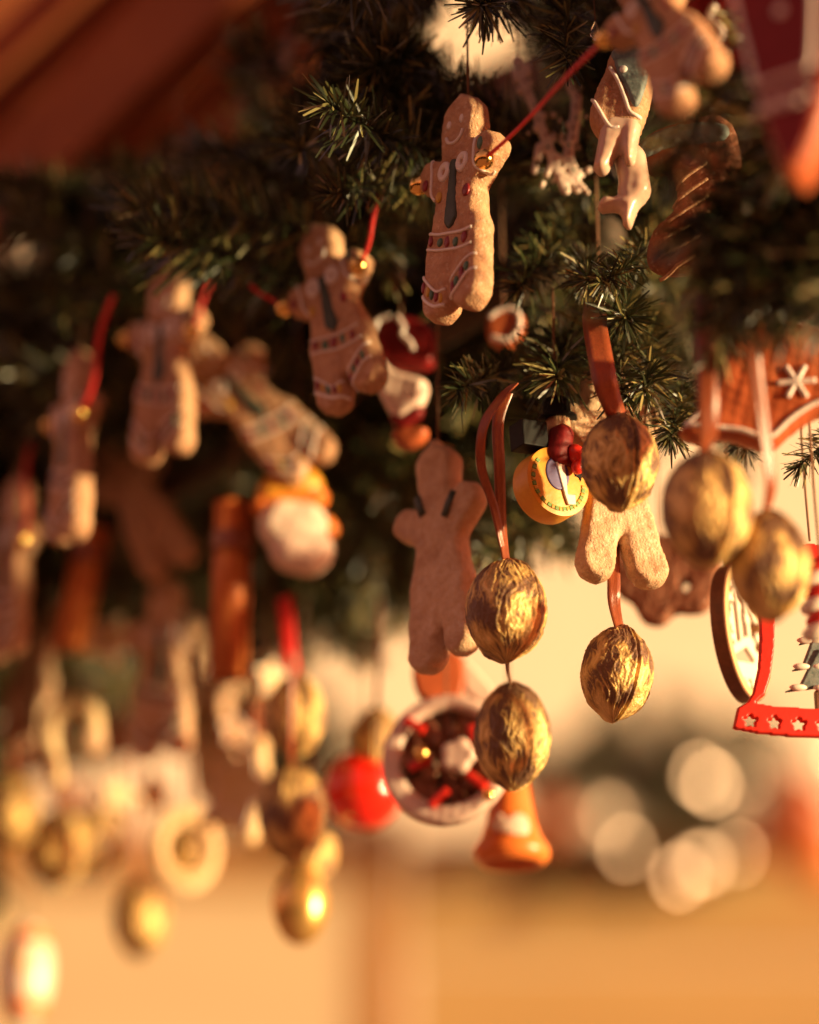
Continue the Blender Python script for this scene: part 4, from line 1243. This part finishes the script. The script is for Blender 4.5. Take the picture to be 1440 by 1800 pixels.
def star_biscuit(label, px, py, D, r, yaw, roll, m_='goldcream', n=5):
    t = thing('star_biscuit', label, 'ornament', P(px, py, D), yaw, roll, 0, 'iced star biscuits in the far cluster')
    q = [((r if i % 2 == 0 else r * 0.6) * math.cos(math.pi * i / n + math.pi / 2), (r if i % 2 == 0 else r * 0.6) * math.sin(math.pi * i / n + math.pi / 2)) for i in range(2 * n)]
    q = spline(q, 4, True)
    me, fr = cookie('body', poly(q), bbox_pts(q), 11, 4, 1.2, 0.3)
    obj('body', me, m_, t)
    qq = [(a * 0.72, b * 0.72) for a, b in q[::2]]
    obj('icing_line', line_on(fr, qq + [qq[0]], 0.9), 'icing', t)
    hang(t, (0, 0, r * 0.97), 0.12)
star_biscuit('iced star biscuit next to the ring biscuit', 205, 1400, 1.62, 18, 20, 10)
star_biscuit('iced star biscuit under the pinkish gingerbread man', 270, 1395, 1.66, 16, 30, -14)
star_biscuit('large iced star biscuit with lit edge beside the gold walnuts', 428, 1390, 1.5, 36, -30, 24)
star_biscuit('small iced star biscuit above the large one', 410, 1290, 1.52, 15, 20, 5, 'dough', 5)
star_biscuit('iced star biscuit near the topmost walnut of the string', 470, 1195, 1.48, 16, 35, 0)
star_biscuit('brown star biscuit behind the hooked cane', 60, 1260, 1.7, 34, 0, 16, 'dark_dough', 6)
star_biscuit('brown star biscuit behind the two far walnuts', 125, 1405, 1.76, 22, 10, 0, 'dark_dough', 5)
star_biscuit('pale star biscuit at the hip of the pinkish gingerbread man', 190, 1125, 1.56, 20, 15, 20)

t = ornament('egg_ornament', 'white egg shaped ornament with pink ends and yellow spot', 46, 1712, 1.62)
obj('egg', ball(0.0185, 0.0175, 0.0345, 28, 20, 'egg'), 'cream', t)
obj('pink_band', lathe([(0.0118, 0.0275), (0.0127, 0.0270), (0.0160, 0.0195), (0.0150, 0.0195)], 28, 'pink_band'), 'orange', t)
obj('pink_band', lathe([(0.0118, -0.0275), (0.0127, -0.0270), (0.0160, -0.0195), (0.0150, -0.0195)], 28, 'pink_band'), 'orange', t)
obj('yellow_spot', ball(0.004, 0.0012, 0.005, 12, 8, 'yellow_spot'), 'yellow', t, loc=(-0.002, -0.0172, 0.006))
hang(t, (0, 0, 34), 0.3)

# ------------------------------------------------------------------ far side of the way
def far_spray_mass(name, label, px0, py0, px1, py1, D, n, sc):
    rt = thing(name, label, 'garland', P((px0 + px1) / 2, (py0 + py1) / 2, D))
    rn = random.Random(9)
    for i in range(n):
        p = P(rn.uniform(px0, px1), rn.uniform(py0, py1), D + rn.uniform(-.08, .08))
        d = Vector((rn.uniform(-1, 1), rn.uniform(-1, 0.3), rn.uniform(-1, 0.8)))
        o = bpy.data.objects.new('branch', SPR[i % 7])
        o.matrix_local = Matrix.LocRotScale(p - rt.location, d.to_track_quat('Z', 'Y'), (sc,) * 3)
        o.parent = rt; o['kind'] = 'stuff'
        C.objects.link(o)
    return rt
far_spray_mass('roof_garland', 'dark fir greenery with lit bulbs on the roof of the stall across', 925, 1300, 1340, 1480, 5.95, 80, 1.5)
far_spray_mass('far_shrub', 'dim greenery on the stall across behind the walnut string', 430, 1250, 560, 1470, 6.1, 60, 1.5)
for i, (x, y) in enumerate(((1230, 1363), (1250, 1378), (1312, 1372), (1070, 1432), (1101, 1491), (1195, 1541), (1240, 1518), (1296, 1500), (1222, 1520), (1480, 1330))):
    t = thing('light_bulb', 'glowing round festoon bulb in the greenery across', 'bulb', P(x, y, 5.72), group='festoon bulbs across the way')
    est = (.62, .8, .16, .3, .5, .7, .6, .4, .3, .7)[i]
    m_ = M['bulb'].copy(); m_.node_tree.nodes['Principled BSDF'].inputs['Emission Strength'].default_value = 6.4 * est
    obj('globe', ball(0.0105, name='globe'), m_, t)
    obj('socket', lathe([(0.0001, 0.03), (0.008, 0.03), (0.009, 0.014), (0.0001, 0.013)], 12, 'socket'), 'black', t)
for i, (x, y, r, c) in enumerate(((1400, 1420, 0.09, 'redbrown'), (1350, 1480, 0.06, 'redbrown'), (960, 1440, 0.06, 'redbrown'), (1440, 1500, 0.08, 'orange'))):
    t = thing('far_bauble', ('big brown red ball on the far stall roof', 'small brown red ball on the far stall roof', 'dull red ball at the far greenery end', 'orange ball at the far stall corner')[i], 'bauble', P(x, y, 5.8))
    obj('globe', ball(r, name='globe'), c, t)
    obj('cap', lathe([(0.0001, r + .02), (0.012, r + .02), (0.014, r - .005)], 12, 'cap'), 'gold', t)
